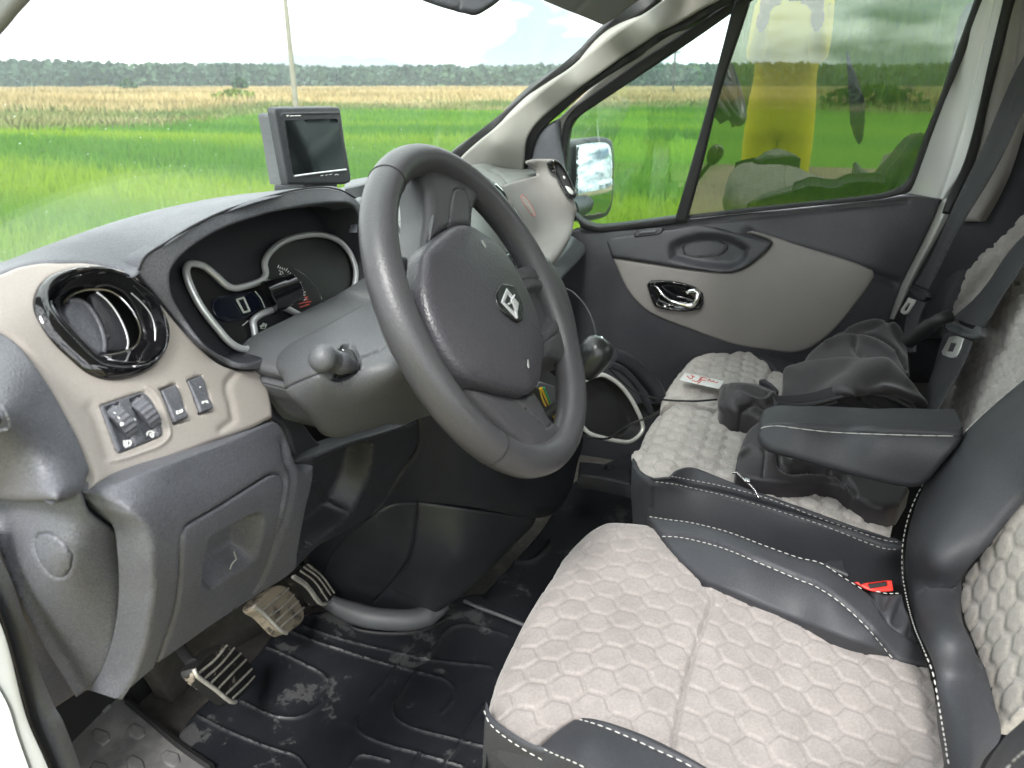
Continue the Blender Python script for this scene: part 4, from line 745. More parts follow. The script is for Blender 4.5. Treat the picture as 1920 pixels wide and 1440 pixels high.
kp = panel('kick_panel', [(-80, 930), (30, 925), (100, 925), (148, 922), (157, 941), (169, 962), (217, 996), (233, 1018), (231, 1069), (224, 1162), (209, 1230), (186, 1275), (168, 1298), (153, 1298), (120, 1318), (93, 1335), (84, 1335), (66, 1275), (45, 1211), (20, 1140), (0, 1087), (-80, 940)], kk_, M['dark'], da, th=0.03, rnd=0.003, back='away', step=7,
           reliefs=[('groove', [(156, 1310), (120, 1248), (86, 1190), (43, 1096), (0, 990), (-60, 860)], 6, -0.006), ('groove', [(137, 1042), (130, 1070), (115, 1084), (95, 1080), (73, 1055), (62, 1020), (70, 1002), (90, 1000), (115, 1015), (135, 1040)], 1.6, 0.002)])
lt = Sheet([(558, 868, 'y', .515), (600, 855, 'y', .51), (754, 882, 'y', .505), (800, 784, 'y', .478), (705, 960, 'y', .535), (562, 1061, 'y', .53), (588, 931, 'y', .512)])
panel('lower_trim', [(556, 866), (600, 850), (663, 828), (740, 806), (802, 782), (800, 800), (782, 840), (756, 882), (706, 960), (640, 1003), (598, 1026), (556, 1069), (545, 1064), (556, 1020), (576, 950), (586, 900)], lt, M['darker'], da, th=0.03, rnd=0.004, back=(0, 1, 0), step=6,
      reliefs=[('pocket', e3([(545, 350), (600, 330), (810, 262), (830, 270), (815, 400), (770, 520), (715, 622), (640, 690), (500, 790), (440, 830), (470, 720), (530, 540), (545, 440)]), 0.035, 7), ('groove', e3([(560, 520), (640, 480), (650, 500), (715, 622)]), 4, -0.006)])
panel('column_surround', [(480, 690), (515, 690), (522, 742), (570, 793), (602, 830), (670, 832), (600, 862), (563, 872), (552, 848), (535, 804), (513, 785), (508, 755), (498, 712)], Plane((0, -1, 0.2), (0.72, 0.525, 1.15)), M['darker'], da, th=0.03, rnd=0.004)
# ---- passenger side and centre of the dashboard
panel('passenger_top_pad', [(676, 378), (690, 330), (700, 322), (760, 330), (840, 318), (883, 308), (912, 304), (960, 306), (990, 311), (1004, 320), (1007, 326), (954, 343), (940, 346), (905, 334), (850, 372), (770, 372), (720, 384)], Near(shelf, 0.004), M['lid'], da, th=0.01, rnd=0.004, step=6, back='away',
      reliefs=[('groove', w1([(930, 130), (1060, 150), (1150, 190), (1225, 262)]), 2, 0.003), ('groove', w1([(1085, 150), (1160, 136), (1225, 164), (1210, 180), (1150, 180), (1085, 150)]), 1.4, 0.001)])
panel('dash_front_edge', w1([(-60, 262), (0, 232), (150, 205), (150, 250), (60, 275), (-60, 300)]), Near(shelf, 0.01), M['shroud'], da, th=0.02, rnd=0.003)
pf = Sheet([(940, 347, 'y', .575), (1007, 323, 'y', .575), (1045, 300, 'x', 1.80), (1080, 373, 'x', 1.80), (1086, 420, 'x', 1.80), (1063, 460, 'y', .472), (1030, 505, 'y', .475), (1000, 447, 'y', .535), (990, 380, 'y', .555), (970, 410, 'y', .55)])
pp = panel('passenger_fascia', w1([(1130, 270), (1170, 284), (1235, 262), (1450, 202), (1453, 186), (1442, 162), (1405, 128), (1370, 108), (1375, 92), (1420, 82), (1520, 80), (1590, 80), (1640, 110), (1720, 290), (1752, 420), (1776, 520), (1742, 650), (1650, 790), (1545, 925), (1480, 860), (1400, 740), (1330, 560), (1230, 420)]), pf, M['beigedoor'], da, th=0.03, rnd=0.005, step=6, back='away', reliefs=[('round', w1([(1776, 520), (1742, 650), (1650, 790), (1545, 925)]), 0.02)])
lb = panel('airbag_label', w1([(1320, 365), (1330, 352), (1350, 360), (1400, 430), (1432, 500), (1432, 525), (1415, 528), (1380, 480), (1340, 420)]), Near(pf, 0.0012), M['beige'], pp, th=0.0012, rnd=0.0003, step=4)
strokes('label_border', [w1([(1322, 366), (1331, 356), (1349, 363), (1398, 431), (1429, 500), (1429, 521), (1416, 523), (1383, 478), (1343, 418), (1322, 366)])], Near(pf, 0.0012), 0.0010, mat('faded_red_print', (0.55, 0.2, 0.18), 0.6), lb)
strokes('label_print', [w1([(1345, 385), (1375, 425)]), w1([(1355, 400), (1350, 410)]), w1([(1370, 440), (1400, 480)]), w1([(1385, 440), (1395, 455)]), w1([(1400, 490), (1415, 505)])], Near(pf, 0.0012), 0.0008, M['silverdash'], lb)
pvi = w1([(1588, 122), (1604, 104), (1640, 134), (1690, 214), (1735, 308), (1740, 344), (1722, 360), (1690, 334), (1640, 262), (1606, 192)])
pv = panel('passenger_vent', w1([(1522, 112), (1542, 93), (1590, 84), (1642, 114), (1692, 194), (1737, 285), (1760, 345), (1752, 380), (1724, 394), (1688, 368), (1650, 310), (1612, 246), (1588, 196), (1548, 172)]), Near(pf, 0.014), M['gloss'], da, th=0.012, rnd=0.003, step=3, back='away', holes=[pvi])
panel('vent_duct', [(x, y) for x, y in pvi], Near(pf, 0.006), M['black'], pv, th=0.004, rnd=0.0005, step=4, back='away')
panel('vane', w1([(1668, 285), (1705, 296), (1738, 335), (1726, 354), (1698, 338)]), Near(pf, 0.009), M['tongue'], pv, th=0.003, rnd=0.001, step=3, back='away')
panel('vane_knob', w1([(1650, 205), (1668, 212), (1672, 232), (1654, 228)]), Near(pf, 0.009), M['tongue'], pv, th=0.003, rnd=0.001, step=3, back='away')
cs = Sheet([(735, 410, 'y', .62), (800, 350, 'y', .66), (960, 340, 'y', .61), (985, 500, 'y', .58), (900, 520, 'y', .57), (760, 500, 'y', .56), (850, 430, 'y', .59)])
panel('centre_stack', w1([(300, 480), (330, 470), (400, 365), (470, 325), (600, 285), (900, 200), (1130, 240), (1300, 470), (1400, 700), (1440, 980), (1300, 1000), (1100, 960), (700, 900), (300, 900), (250, 640)]), cs, M['silverdash'], da, th=0.04, rnd=0.008, step=7)
cv = panel('centre_vent', w1([(355, 580), (380, 555), (480, 515), (560, 520), (520, 640), (420, 680), (395, 670)]), Near(cs, 0.004), M['gloss'], da, th=0.01, rnd=0.003, step=3, reliefs=[('pocket', w1([(368, 585), (390, 562), (480, 528), (540, 540), (500, 630), (420, 665)]), 0.012, 2)])
strokes('vent_slat', [w1([(385, 630), (470, 605), (540, 590)])], Near(cs, 0.002), 0.0016, M['satin'], cv)
strokes('vent_bezel', [w1([(330, 470), (345, 575), (400, 700)])], cs, 0.003, M['darker'], da, 0.002)
panel('radio_screen', w1([(900, 420), (945, 452), (1062, 580), (1190, 758), (1238, 804), (1196, 822), (1080, 760), (900, 640)]), Near(cs, 0.006), M['silverdash'], da, th=0.01, rnd=0.003, step=5)
panel('button_strip', w1([(1190, 832), (1240, 806), (1290, 905), (1265, 920), (1225, 880)]), Near(cs, 0.006), M['gloss'], da, th=0.01, rnd=0.003, step=4)
panel('gloss_strip', w1([(1010, 205), (1060, 215), (1130, 262), (1165, 300), (1230, 370), (1320, 510), (1395, 665), (1370, 680), (1290, 560), (1220, 450), (1150, 350), (1080, 270)]), Near(pf, 0.006), M['gloss'], da, th=0.02, rnd=0.004, step=4)
strokes('chrome_strip', [w1([(1125, 275), (1180, 330), (1230, 400), (1280, 490), (1300, 530)])], Near(pf, 0.007), 0.0022, M['chrome'], da)
lp = Sheet([(1085, 445, 'y', .50), (1100, 465, 'y', .485), (1045, 535, 'y', .47), (1030, 505, 'y', .49), (1000, 560, 'y', .48), (1090, 600, 'y', .56)])
panel('glovebox', [(1075, 440), (1098, 455), (1102, 468), (1098, 480), (1048, 536), (1040, 560), (1045, 640), (980, 640), (960, 560), (1020, 500), (1055, 470)], lp, M['shroud'], da, th=0.05, rnd=0.01, step=5, back=(0, 1, -0.3))
mk('passenger_lower_dash', *box((1.45, 0.66, 0.95), (1.90, 0.97, 1.28), 0.05), M['darker'], da)

# ---- console under the dashboard
ku = Sheet([(790, 786, 'y', .475), (704, 963, 'y', .56), (786, 942, 'y', .535), (1010, 972, 'y', .37), (1095, 870, 'y', .36), (1098, 800, 'y', .37), (900, 830, 'y', .42), (960, 900, 'y', .40), (850, 900, 'y', .46)])
panel('console_side', [(790, 770), (860, 700), (1000, 680), (1102, 760), (1102, 830), (1092, 872), (1078, 925), (1045, 968), (1012, 975), (900, 957), (786, 944), (740, 947), (700, 968), (756, 882), (782, 840)], ku, M['darker'], da, th=0.05, rnd=0.006, back=(0.2, 1, 0), step=8, reliefs=[('round', [(1102, 760), (1102, 830), (1092, 872), (1078, 925), (1045, 968), (1012, 975)], 0.02)])
kl = Sheet([(1010, 974, 'y', .372), (786, 944, 'y', .537), (700, 968, 'y', .60), (625, 1125, 'y', .78), (820, 1150, 'y', .55), (900, 1100, 'y', .47), (640, 1010, 'y', .72), (860, 1040, 'y', .475), (740, 1090, 'y', .64), (1000, 1010, 'y', .385)])
panel('console_lower', [(700, 966), (740, 946), (786, 943), (900, 957), (1012, 974), (1004, 992), (975, 1022), (900, 1100), (850, 1138), (815, 1158), (760, 1158), (690, 1146), (640, 1132), (600, 1102), (615, 1050), (650, 1005)], Near(kl, -0.003), M['darker'], da, th=0.05, rnd=0.005, back=(0.2, 1, 0), step=8,
      reliefs=[('groove', e3([(1092, 566), (1082, 640), (1040, 850), (960, 980), (850, 1100)]), 2.6, 0.004), ('round', [(1012, 974), (1004, 992), (975, 1022), (900, 1100), (850, 1138), (815, 1158)], 0.015), ('groove', e3([(870, 990), (950, 1020), (1050, 1065)]), 3, -0.001)])
tube('carpet_lip', smooth3([at(598, 1118, z=.66), at(627, 1134, z=.645), at(660, 1148, z=.635), at(700, 1159, z=.63), at(754, 1163, z=.625), at(790, 1158, z=.625), at(815, 1147, z=.63), at(838, 1132, z=.64)], 6), np.interp(np.linspace(0, 1, 43), [0, .3, .8, 1], [0.012, 0.021, 0.021, 0.010]), M['shroud'], da, 14)
toe = Sheet([(560, 1060, 'y', .82), (640, 990, 'y', .84), (760, 980, 'y', .80), (600, 1120, 'y', .84), (700, 1130, 'y', .80), (480, 1130, 'y', .86), (300, 1260, 'y', .90), (400, 1230, 'y', .91)])
panel('toe_board', [(270, 1240), (300, 1180), (420, 1090), (540, 1000), (650, 900), (790, 880), (840, 1000), (800, 1120), (700, 1180), (600, 1170), (520, 1190), (420, 1290), (330, 1330)], Near(toe, -0.02), M['carpet'], da, th=0.03, rnd=0.004, step=12)
# chrome ringed bin beside the lever, with its dark inside
rn = Plane((-0.55, -0.8, 0.25), at(1150, 760, d=1.62))
RG = w2([(300, 740), (370, 690), (440, 668), (480, 680), (540, 720), (600, 790), (645, 870), (670, 930), (676, 975), (650, 1015), (600, 1045), (530, 1040), (460, 1025), (380, 1000), (350, 975), (310, 920)])
bn = panel('console_bin', RG, Near(rn, -0.002), M['black'], da, th=0.04, rnd=0.004, step=6, reliefs=[('pocket', [(x*0.95+1140*0.05, y*0.95+765*0.05) for x, y in RG], 0.03, 5)])
tube('chrome_ring', on(rn, RG, 0.004, 4, True, 100), 0.0046, M['tongue'], bn, 10, True)
tube('console_edge', on(Near(rn, -0.05), w2([(505, 560), (600, 600), (690, 680), (740, 740), (770, 800)]), 0.0, 5), 0.018, M['darker'], da, 10)
tube('console_edge', on(Near(rn, -0.02), w2([(490, 610), (560, 640), (640, 720), (690, 810), (725, 890)]), 0.0, 5), 0.008, M['darker'], da, 8)
panel('console_foot', w2([(320, 1150), (470, 1165), (610, 1190), (615, 1290), (440, 1250), (310, 1235)]), Plane((0, 0, 1), (1.3, 0.35, 0.70)), M['darker'], da, th=0.03, rnd=0.006, reliefs=[('pocket', w2([(455, 1185), (475, 1178), (495, 1188), (475, 1196)]), 0.01, 2)])

# ================================================================== steering column, stalk and wheel
co = thing('steering_column', 'grey green steering column shroud between dashboard and steering wheel', 'steering column', (0.76, 0.42, 1.28))
cs_ = Sheet([(515, 680, 'y', .508), (521, 742, 'y', .49), (570, 794, 'y', .472), (620, 836, 'y', .468), (690, 562, 'y', .51), (600, 690, 'y', .432), (640, 690, 'y', .425), (800, 600, 'y', .37), (900, 760, 'y', .36), (800, 784, 'y', .42), (700, 800, 'y', .43), (530, 655, 'y', .505), (740, 700, 'y', .38)])
sh_ = panel('shroud', [(514, 708), (515, 676), (522, 660), (545, 640), (600, 612), (690, 562), (790, 500), (900, 560), (960, 700), (950, 770), (860, 774), (800, 784), (740, 806), (667, 829), (640, 836), (625, 836), (602, 829), (570, 794), (521, 742)], cs_, M['shroud'], co, th=0.05, rnd=0.004, back=(0, 1, 0.1), step=7,
      reliefs=[('groove', [(500, 742), (560, 716), (602, 699)], 1.8, 0.0025), ('groove', [(674, 671), (725, 650), (790, 620)], 1.8, 0.0025), ('round', [(514, 708), (521, 742), (570, 794), (602, 829), (625, 836), (640, 836), (667, 829), (740, 806)], 0.018),
               ('pocket', c6([(1290, 1330), (1320, 1340), (1370, 1335), (1440, 1300), (1500, 1240), (1505, 1200), (1460, 1090), (1420, 1070), (1370, 1075), (1340, 1120), (1330, 1250)]), 0.010, 2.5)])
panel('stalk_gaiter', c6([(1325, 1315), (1370, 1318), (1435, 1290), (1488, 1235), (1490, 1200), (1450, 1100), (1415, 1085), (1375, 1095), (1350, 1140), (1340, 1250)]), Near(cs_, -0.008), M['rubber'], co, th=0.01, rnd=0.003, step=3)
p0 = pos(Near(cs_, -0.01), np.array([662.0]), np.array([688.0]))[0]; p1 = at(607, 672, d=float(np.linalg.norm((p0-EYE)@FW))-0.045); d_ = p1-p0; ln_ = np.linalg.norm(d_); d_ /= ln_
sk = mk('stalk', *lathe([(0.008, 0), (0.0095, 0.012), (0.0125, 0.02), (0.0125, ln_*0.62), (0.0115, ln_*0.66)], p0, d_, 24), M['dark'], co)
rr = 0.0150
mk('stalk_knob', *lathe([(0.0118, ln_*0.66)]+[(rr*math.sin(t), ln_-rr*math.cos(t)*0.9+0.002) for t in np.linspace(0.9, 3.1, 12)], p0, d_, 28), M['shroud'], sk)
spx = lambda pts: [(300+x/4, 380+y/4) for x, y in pts]
kn = Plane(EYE-p0, p0+(EYE-p0)/np.linalg.norm(EYE-p0)*0.022)
strokes('lamp_symbol', [spx([(1362, 1170), (1385, 1165), (1392, 1195), (1368, 1200), (1362, 1170)]), spx([(1355, 1205), (1370, 1200)]), spx([(1375, 1135), (1388, 1145)]), spx([(1365, 1100), (1380, 1108)])], kn, 0.0006, M['print'], sk)

WC = np.array([0.764, 0.301, 1.368]); TL = 0.509
WV = np.array([0, math.sin(TL), math.cos(TL)]); WX = np.array([1.0, 0, 0]); WN = np.array([0, -math.cos(TL), math.sin(TL)])
wh = thing('steering_wheel', 'charcoal three gap steering wheel turned a quarter with a diamond badge', 'steering wheel', tuple(WC))
RO, RT_ = 0.176, 0.0180
V, F = [], []; nn1, nn2 = 160, 24
seams = [math.radians(a) for a in (0,)]
for i in range(nn1):
    a = 2*math.pi*i/nn1; e = WX*math.cos(a)+WV*math.sin(a)
    for j in range(nn2):
        b = 2*math.pi*j/nn2; V.append(WC+e*(RO+RT_*0.98*math.cos(b))+WN*(RT_*1.05*math.sin(b)))
F = [(i*nn2+j, ((i+1) % nn1)*nn2+j, ((i+1) % nn1)*nn2+(j+1) % nn2, i*nn2+(j+1) % nn2) for i in range(nn1) for j in range(nn2)]
rim = mk('rim', V, F, M['wheel'], wh)
def wplane(up): return Plane(WN, WC+WN*up)
def wang(px, py):
    p = pos(wplane(0), np.array([px]), np.array([py]))[0]-WC; return math.atan2(p@WV, p@WX)
for px, py in ((706, 318), (924, 862)):
    a = wang(px, py); e = WX*math.cos(a)+WV*math.sin(a)
    v, f = tube_mesh([WC+e*(RO+RT_*0.985*math.cos(b))+WN*(RT_*1.055*math.sin(b)) for b in np.linspace(0, 2*math.pi, 33)[:-1]], 0.0008, 5, True); mk('rim_seam', v, f, M['black'], rim)
sp_top = panel('spoke', c7([(376, 492), (392, 400), (404, 300), (400, 220), (385, 150), (380, 100), (430, 80), (520, 100), (600, 170), (622, 230), (598, 280), (592, 370), (560, 362), (480, 374), (420, 424)]), wplane(0.006), M['wheel'], wh, th=0.030, rnd=0.010, step=6, reliefs=[('groove', c7([(484, 366), (505, 215), (520, 203), (555, 208), (568, 225), (582, 366)]), 1.6, 0.002)])
dof = lambda pts, up: [(a, b, 'd', float(1/wplane(up).inv(a, b))) for a, b in c7(pts)]
panel('spoke_lit_side', c7([(270, 476), (330, 340), (380, 240), (392, 180), (402, 200), (412, 300), (398, 400), (378, 496), (330, 486)]), Sheet(dof([(270, 476), (330, 340), (380, 240), (320, 486)], -0.030)+dof([(400, 190), (412, 300), (398, 400), (378, 496)], 0.004)), M['shroud'], wh, th=0.02, rnd=0.003, step=5, back='away')  # lighter plastic than the spoke paints in the brighter light on this face
panel('spoke', c7([(735, 505), (772, 528), (830, 505), (900, 470), (960, 560), (1010, 700), (1040, 860), (1000, 910), (930, 890), (900, 893), (868, 908), (860, 780), (830, 680), (790, 590)]), wplane(0.006), M['wheel'], wh, th=0.030, rnd=0.011, step=4,
      reliefs=[('pocket', c7([(800, 622), (850, 610), (885, 622), (905, 660), (922, 720), (905, 760), (862, 795), (850, 760), (825, 690)]), 0.012, 5), ('groove', c7([(772, 574), (850, 572), (890, 590), (930, 640), (950, 720), (940, 780), (900, 815), (866, 838)]), 1.4, 0.002)])
panel('spoke', c7([(560, 1008), (640, 1020), (740, 1042), (800, 1046), (848, 1024), (872, 1060), (925, 1150), (1000, 1190), (980, 1290), (880, 1330), (815, 1290), (800, 1250), (750, 1200), (690, 1140), (620, 1070)]), wplane(0.006), M['wheel'], wh, th=0.030, rnd=0.011, step=4, reliefs=[('groove', c7([(736, 1048), (885, 1185), (915, 1162), (842, 1030)]), 1.4, 0.002)])
pad = panel('airbag_cover', c7([(375, 490), (386, 452), (430, 405), (480, 368), (520, 352), (570, 356), (620, 385), (680, 430), (740, 500), (790, 590), (830, 680), (860, 780), (868, 870), (860, 960), (840, 1020), (800, 1046), (740, 1041), (650, 1020), (570, 990), (520, 950), (470, 880), (430, 800), (395, 700), (374, 600)]), wplane(0.013), M['pad'], wh, th=0.014, rnd=0.005, step=6, reliefs=[('bulge', 0.012, 100)])
panel('hub_cover', c7([(270, 476), (300, 474), (376, 494), (420, 560), (520, 900), (570, 990), (620, 1030), (700, 1120), (830, 1268), (740, 1250), (650, 1195), (540, 1090), (440, 950), (330, 760), (285, 620)]), wplane(-0.016), M['shroud'], wh, th=0.03, rnd=0.006, step=7)
panel('slot_shade', c7([(640, 1190), (720, 1205), (800, 1245), (820, 1262), (780, 1262), (720, 1240)]), wplane(-0.025), M['black'], wh, th=0.01, rnd=0.002, step=5)  # flat black sheet stands in for the shade inside the open slot
pb = wplane(0.0255)
em = panel('badge', c7([(678, 640), (690, 605), (702, 590), (755, 600), (775, 640), (790, 690), (788, 742), (770, 752), (740, 735), (700, 700)]), Near(pb, 0.003), mat('badge_black', (0.006, 0.006, 0.007), 0.22), pad, th=0.004, rnd=0.0015, step=3)
dm_o = c7([(699, 668), (722, 610), (772, 672), (764, 738)]); dm_i = c7([(714, 668), (727, 636), (756, 674), (751, 706)])
panel('diamond', dm_o, Near(pb, 0.0052), M['satin'], em, th=0.003, rnd=0.001, step=3, holes=[dm_i], sharp=30)
strokes('diamond_fold', [c7([(752, 640), (738, 664), (762, 700)]), c7([(727, 676), (744, 668), (764, 734)])], Near(pb, 0.0058), 0.0011, M['satin'], em)
for q in ([(618, 418), (622, 414), (637, 438), (636, 446), (628, 436)], [(809, 902), (814, 932), (811, 938), (807, 930)]): panel('horn_mark', c7(q), Near(pb, 0.0012), M['silverdash'], pad, th=0.0008, rnd=0.0002, step=3)
# wires hanging loose under the column
for nm, lab, m_, ln2 in (('green_wire', 'green wire hanging behind the lower gap of the steering wheel', M['greenwire'], [(120, 740), (140, 790), (165, 840), (190, 875), (205, 930)]), ('yellow_wire', 'yellow wire hanging nearest the wheel pad behind its lower gap', M['yellowwire'], [(98, 745), (110, 800), (140, 860), (175, 905), (190, 950)]), ('yellow_wire', 'second yellow wire, between the green one and its twin', M['yellowwire'], [(106, 742), (130, 800), (160, 865), (185, 895), (200, 940)])):
    pts_ = smooth3([at(980+x/3, 480+y/3, y=.325+0.01*i) for i, (x, y) in enumerate(ln2)], 6)
    tag(tube(nm, pts_, 0.0016, m_, None, 8), lab, 'wire', group='loose wires behind the steering wheel')
panel_ = panel('ignition_barrel', w2([(70, 740), (95, 700), (130, 712), (185, 730), (190, 800), (196, 850), (170, 850), (120, 770)]), Plane((0, -1, 0.3), (0.98, 0.40, 1.2)), M['shroud'], co, th=0.03, rnd=0.004, step=6)
# ================================================================== gear lever
gl = thing('gear_lever', 'gear lever with round black knob and chrome badge beside the steering wheel', 'gear lever', (1.12, 0.33, 1.05))
gc = at(1113, 668, d=1.22); up_ = np.array([0.25, -0.42, 0.9]); up_ /= np.linalg.norm(up_)
mk('knob', *lathe([(0.006, -0.040), (0.014, -0.037), (0.020, -0.028), (0.0255, -0.012), (0.0275, 0.003), (0.0265, 0.015), (0.022, 0.025), (0.015, 0.0305), (0.006, 0.0325)], gc, up_, 36), mat('knob_plastic', (0.018, 0.019, 0.02), 0.28), gl)
bp_ = gc+np.array([0.30, -0.55, 0.55])/np.linalg.norm([0.30, -0.55, 0.55])*0.0262
bd2 = np.array([0.30, -0.62, 0.48]); bd2 /= np.linalg.norm(bd2)
bg_ = mk('badge', *lathe([(0.0165, -0.002), (0.0175, 0.001), (0.016, 0.003), (0.0145, 0.0032)], bp_, bd2, 28, True, False), M['chrome'], gl)
mk('shift_plate', *lathe([(0.001, 0.0022), (0.0146, 0.0022)], bp_, bd2, 28, False, True), M['gloss'], bg_)
u_ = np.cross(bd2, (0, 0, 1)); u_ /= np.linalg.norm(u_); v_ = np.cross(u_, bd2)
mk('shift_pattern', *join([tube_mesh([bp_+bd2*0.0028+u_*a+v_*b for a, b in s], 0.0006, 5) for s in ([(-.007, -.006), (-.007, .006)], [(-.002, -.006), (-.002, .006)], [(.003, -.006), (.003, .006)], [(.008, 0), (.008, .006)], [(-.007, 0), (.008, 0)])]), M['print'], bg_)
tube('stem', [gc-up_*0.035, gc-up_*0.09+np.array([0.01, 0.01, 0]), gc-up_*0.16+np.array([0.03, 0.04, 0])], [0.007, 0.008, 0.012], M['darker'], gl, 12)
mk('gaiter', *lathe([(0.055, 0), (0.05, 0.01), (0.034, 0.035), (0.028, 0.04), (0.022, 0.06), (0.014, 0.075)], gc-up_*0.225+np.array([0.03, 0.045, 0]), up_, 28), M['leather'], gl)
# ================================================================== monitor on the dashboard
mo = thing('monitor', 'small black monitor with a dark blank screen standing on the dashboard', 'monitor', tuple(at(590, 336, y=.75)))
mp2 = Sheet([(518, 202, 'y', .735), (639, 201, 'y', .735), (660, 340, 'y', .715), (530, 335, 'y', .715), (585, 270, 'y', .725)])
fbz = mc([(235, 160), (240, 130), (275, 100), (600, 92), (1280, 88), (1325, 98), (1350, 150), (1420, 640), (1530, 1300), (1515, 1360), (1440, 1390), (900, 1400), (470, 1400), (440, 1280), (330, 680)])
hs_ = panel('housing', fbz, mp2, M['darker'], mo, th=0.010, rnd=0.004, back=(0, 1, 0.1), cap=True, step=6, reliefs=[('groove', mc([(520, 1290), (340, 240), (360, 215), (1300, 192)]), 1.2, -0.001)])
panel('screen', mc([(408, 318), (1255, 290), (1290, 310), (1420, 1140), (565, 1240), (540, 1190)]), Near(mp2, 0.0015), M['screen'], mo, th=0.002, rnd=0.0002, step=30, ssharp=4)
strokes('screen_edge', [mc([(560, 1262), (900, 1215), (1430, 1150)])], mp2, 0.0016, M['satin'], mo, 0.002)
strokes('top_print', [mc([(425, 235), (440, 255), (455, 232)]), mc([(485, 248), (510, 246)]), mc([(520, 246), (545, 246)]), mc([(565, 245), (590, 244)]), mc([(600, 244), (625, 243)]), mc([(635, 243), (660, 242)])], mp2, 0.0007, M['print'], mo, 0.0012)
strokes('button_print', [mc([(1085, 1250), (1110, 1240)]), mc([(1140, 1238), (1190, 1228)]), mc([(1240, 1245), (1265, 1230)]), mc([(1270, 1235), (1300, 1240)]), mc([(1000, 1255), (1040, 1250)])], mp2, 0.0008, M['print'], mo, 0.0012)
panel('side_bracket', mc([(115, 230), (150, 195), (235, 190), (250, 260), (350, 800), (460, 1400), (320, 1400), (250, 1000), (200, 680)]), Sheet([(505, 215, 'y', .765), (530, 340, 'y', .742), (518, 280, 'y', .755), (512, 205, 'y', .76)]), M['shroud'], mo, th=0.02, rnd=0.004, back=(0, 1, 0), step=5, reliefs=[('groove', mc([(225, 745), (340, 740)]), 1.6, 0.003), ('groove', mc([(240, 890), (340, 890)]), 1.6, 0.003)])
mk('foot', *box((mo.location.x-0.05, 0.735, 1.385), (mo.location.x+0.05, 0.80, 1.45), 0.01), M['darker'], mo)

# ================================================================== driver seat
ds = thing('driver_seat', 'driver seat with pale beige honeycomb cushion and black leatherette bolsters, nearest', 'car seat', (0.80, -0.02, 0.6))
dc = Sheet([(1200, 965, 'z', .985), (912, 1310, 'z', .985), (1040, 1060, 'z', .99), (1200, 1200, 'z', 1.0), (1290, 1440, 'z', .99), (1700, 1260, 'z', .958), (1760, 1440, 'z', .952), (1500, 1150, 'z', .975), (1350, 1080, 'z', .99), (1100, 1300, 'z', 1.0), (1500, 1330, 'z', .968), (1000, 1395, 'z', .99)])
UPB = e5([(850, 110), (950, 250), (1010, 330), (1160, 460), (1230, 490)])+e6([(0, 590), (300, 720), (540, 810), (740, 885), (780, 905), (912, 935)])
FRONT = e5([(20, 1110), (25, 1050), (50, 950), (90, 850), (150, 730), (220, 600), (290, 490), (360, 390), (420, 290), (480, 225), (560, 160), (650, 115), (740, 108), (850, 110)])
LOWB = e5([(1260, 1500), (1180, 1440), (1010, 1346), (900, 1310), (750, 1245), (620, 1192), (520, 1162), (490, 1168), (400, 1228), (310, 1308), (290, 1340), (240, 1320), (130, 1250), (50, 1180)])
seat_hex = hexes(0.0375, 0.0022, off=(0.01, 0.0), gap=0.0020, wid=0.0028, wob=0.002)
cush = panel('cushion', FRONT+UPB[1:]+e6([(945, 1050), (985, 1300), (1000, 1440), (1010, 1500)])+LOWB, dc, M['fabric'], ds, th=0.015, rnd=0.003, step=2.5, back=(0, 0, -1), reliefs=[('round', FRONT, 0.034), seat_hex, ('groove', e5([(1160, 462), (1205, 530), (1190, 620), (1150, 720), (1110, 850), (1080, 950), (1045, 1100), (1015, 1250), (1000, 1345)]), 5, 0.006), ('func', lambda Q, P, b: 0.0025*np.sin(P[:, 0]*31+2)*np.sin(P[:, 1]*37))])
il = Sheet([(1208, 962, 'z', .988), (1245, 1005, 'z', .995), (1400, 1000, 'z', 1.022), (1300, 975, 'z', 1.01), (1500, 1035, 'z', 1.02), (1620, 1100, 'z', 1.0), (1690, 1160, 'z', .985), (1330, 1095, 'z', .995), (1500, 1165, 'z', .982), (1660, 1228, 'z', .966), (1400, 1060, 'z', 1.018), (1560, 1120, 'z', 1.012), (1735, 1250, 'z', .955), (1640, 1180, 'z', .992), (1750, 1235, 'z', .955)], 0.0003)
ib = panel('inner_bolster', e5([(850, 110), (950, 126), (1100, 146), (1300, 196), (1480, 262), (1662, 326)])+e6([(380, 395), (500, 470), (560, 515), (620, 545), (650, 590), (700, 690), (760, 745), (840, 800), (880, 830), (920, 935), (780, 907), (740, 887), (540, 812), (300, 722), (0, 592)])+e5([(1230, 492), (1160, 462), (1010, 332), (950, 252)]), Near(il, 0.001), M['leather'], ds, th=0.12, rnd=0.006, step=5, back=(0.15, 0, -1),
           reliefs=[('groove', e5([(930, 222), (1050, 232), (1250, 282), (1450, 362), (1662, 452)])+e6([(350, 522), (470, 600), (600, 720), (735, 882)]), 3.2, 0.005), ('round', e5([(850, 110), (950, 126), (1100, 146), (1300, 196), (1480, 262), (1662, 326)])+e6([(380, 395), (500, 470), (620, 545)]), 0.012), ('groove', e6([(620, 548), (650, 620), (700, 690), (780, 760), (870, 815)]), 3, 0.004)])
stitches('stitching', e5([(870, 122), (950, 133), (1100, 153), (1300, 204), (1480, 270), (1662, 334)])+e6([(380, 405), (500, 481), (605, 548)]), ib, ds)
stitches('stitching', e5([(940, 238), (1050, 243), (1250, 293), (1450, 373), (1662, 463)])+e6([(350, 533), (470, 612), (600, 732), (738, 886)]), ib, ds)

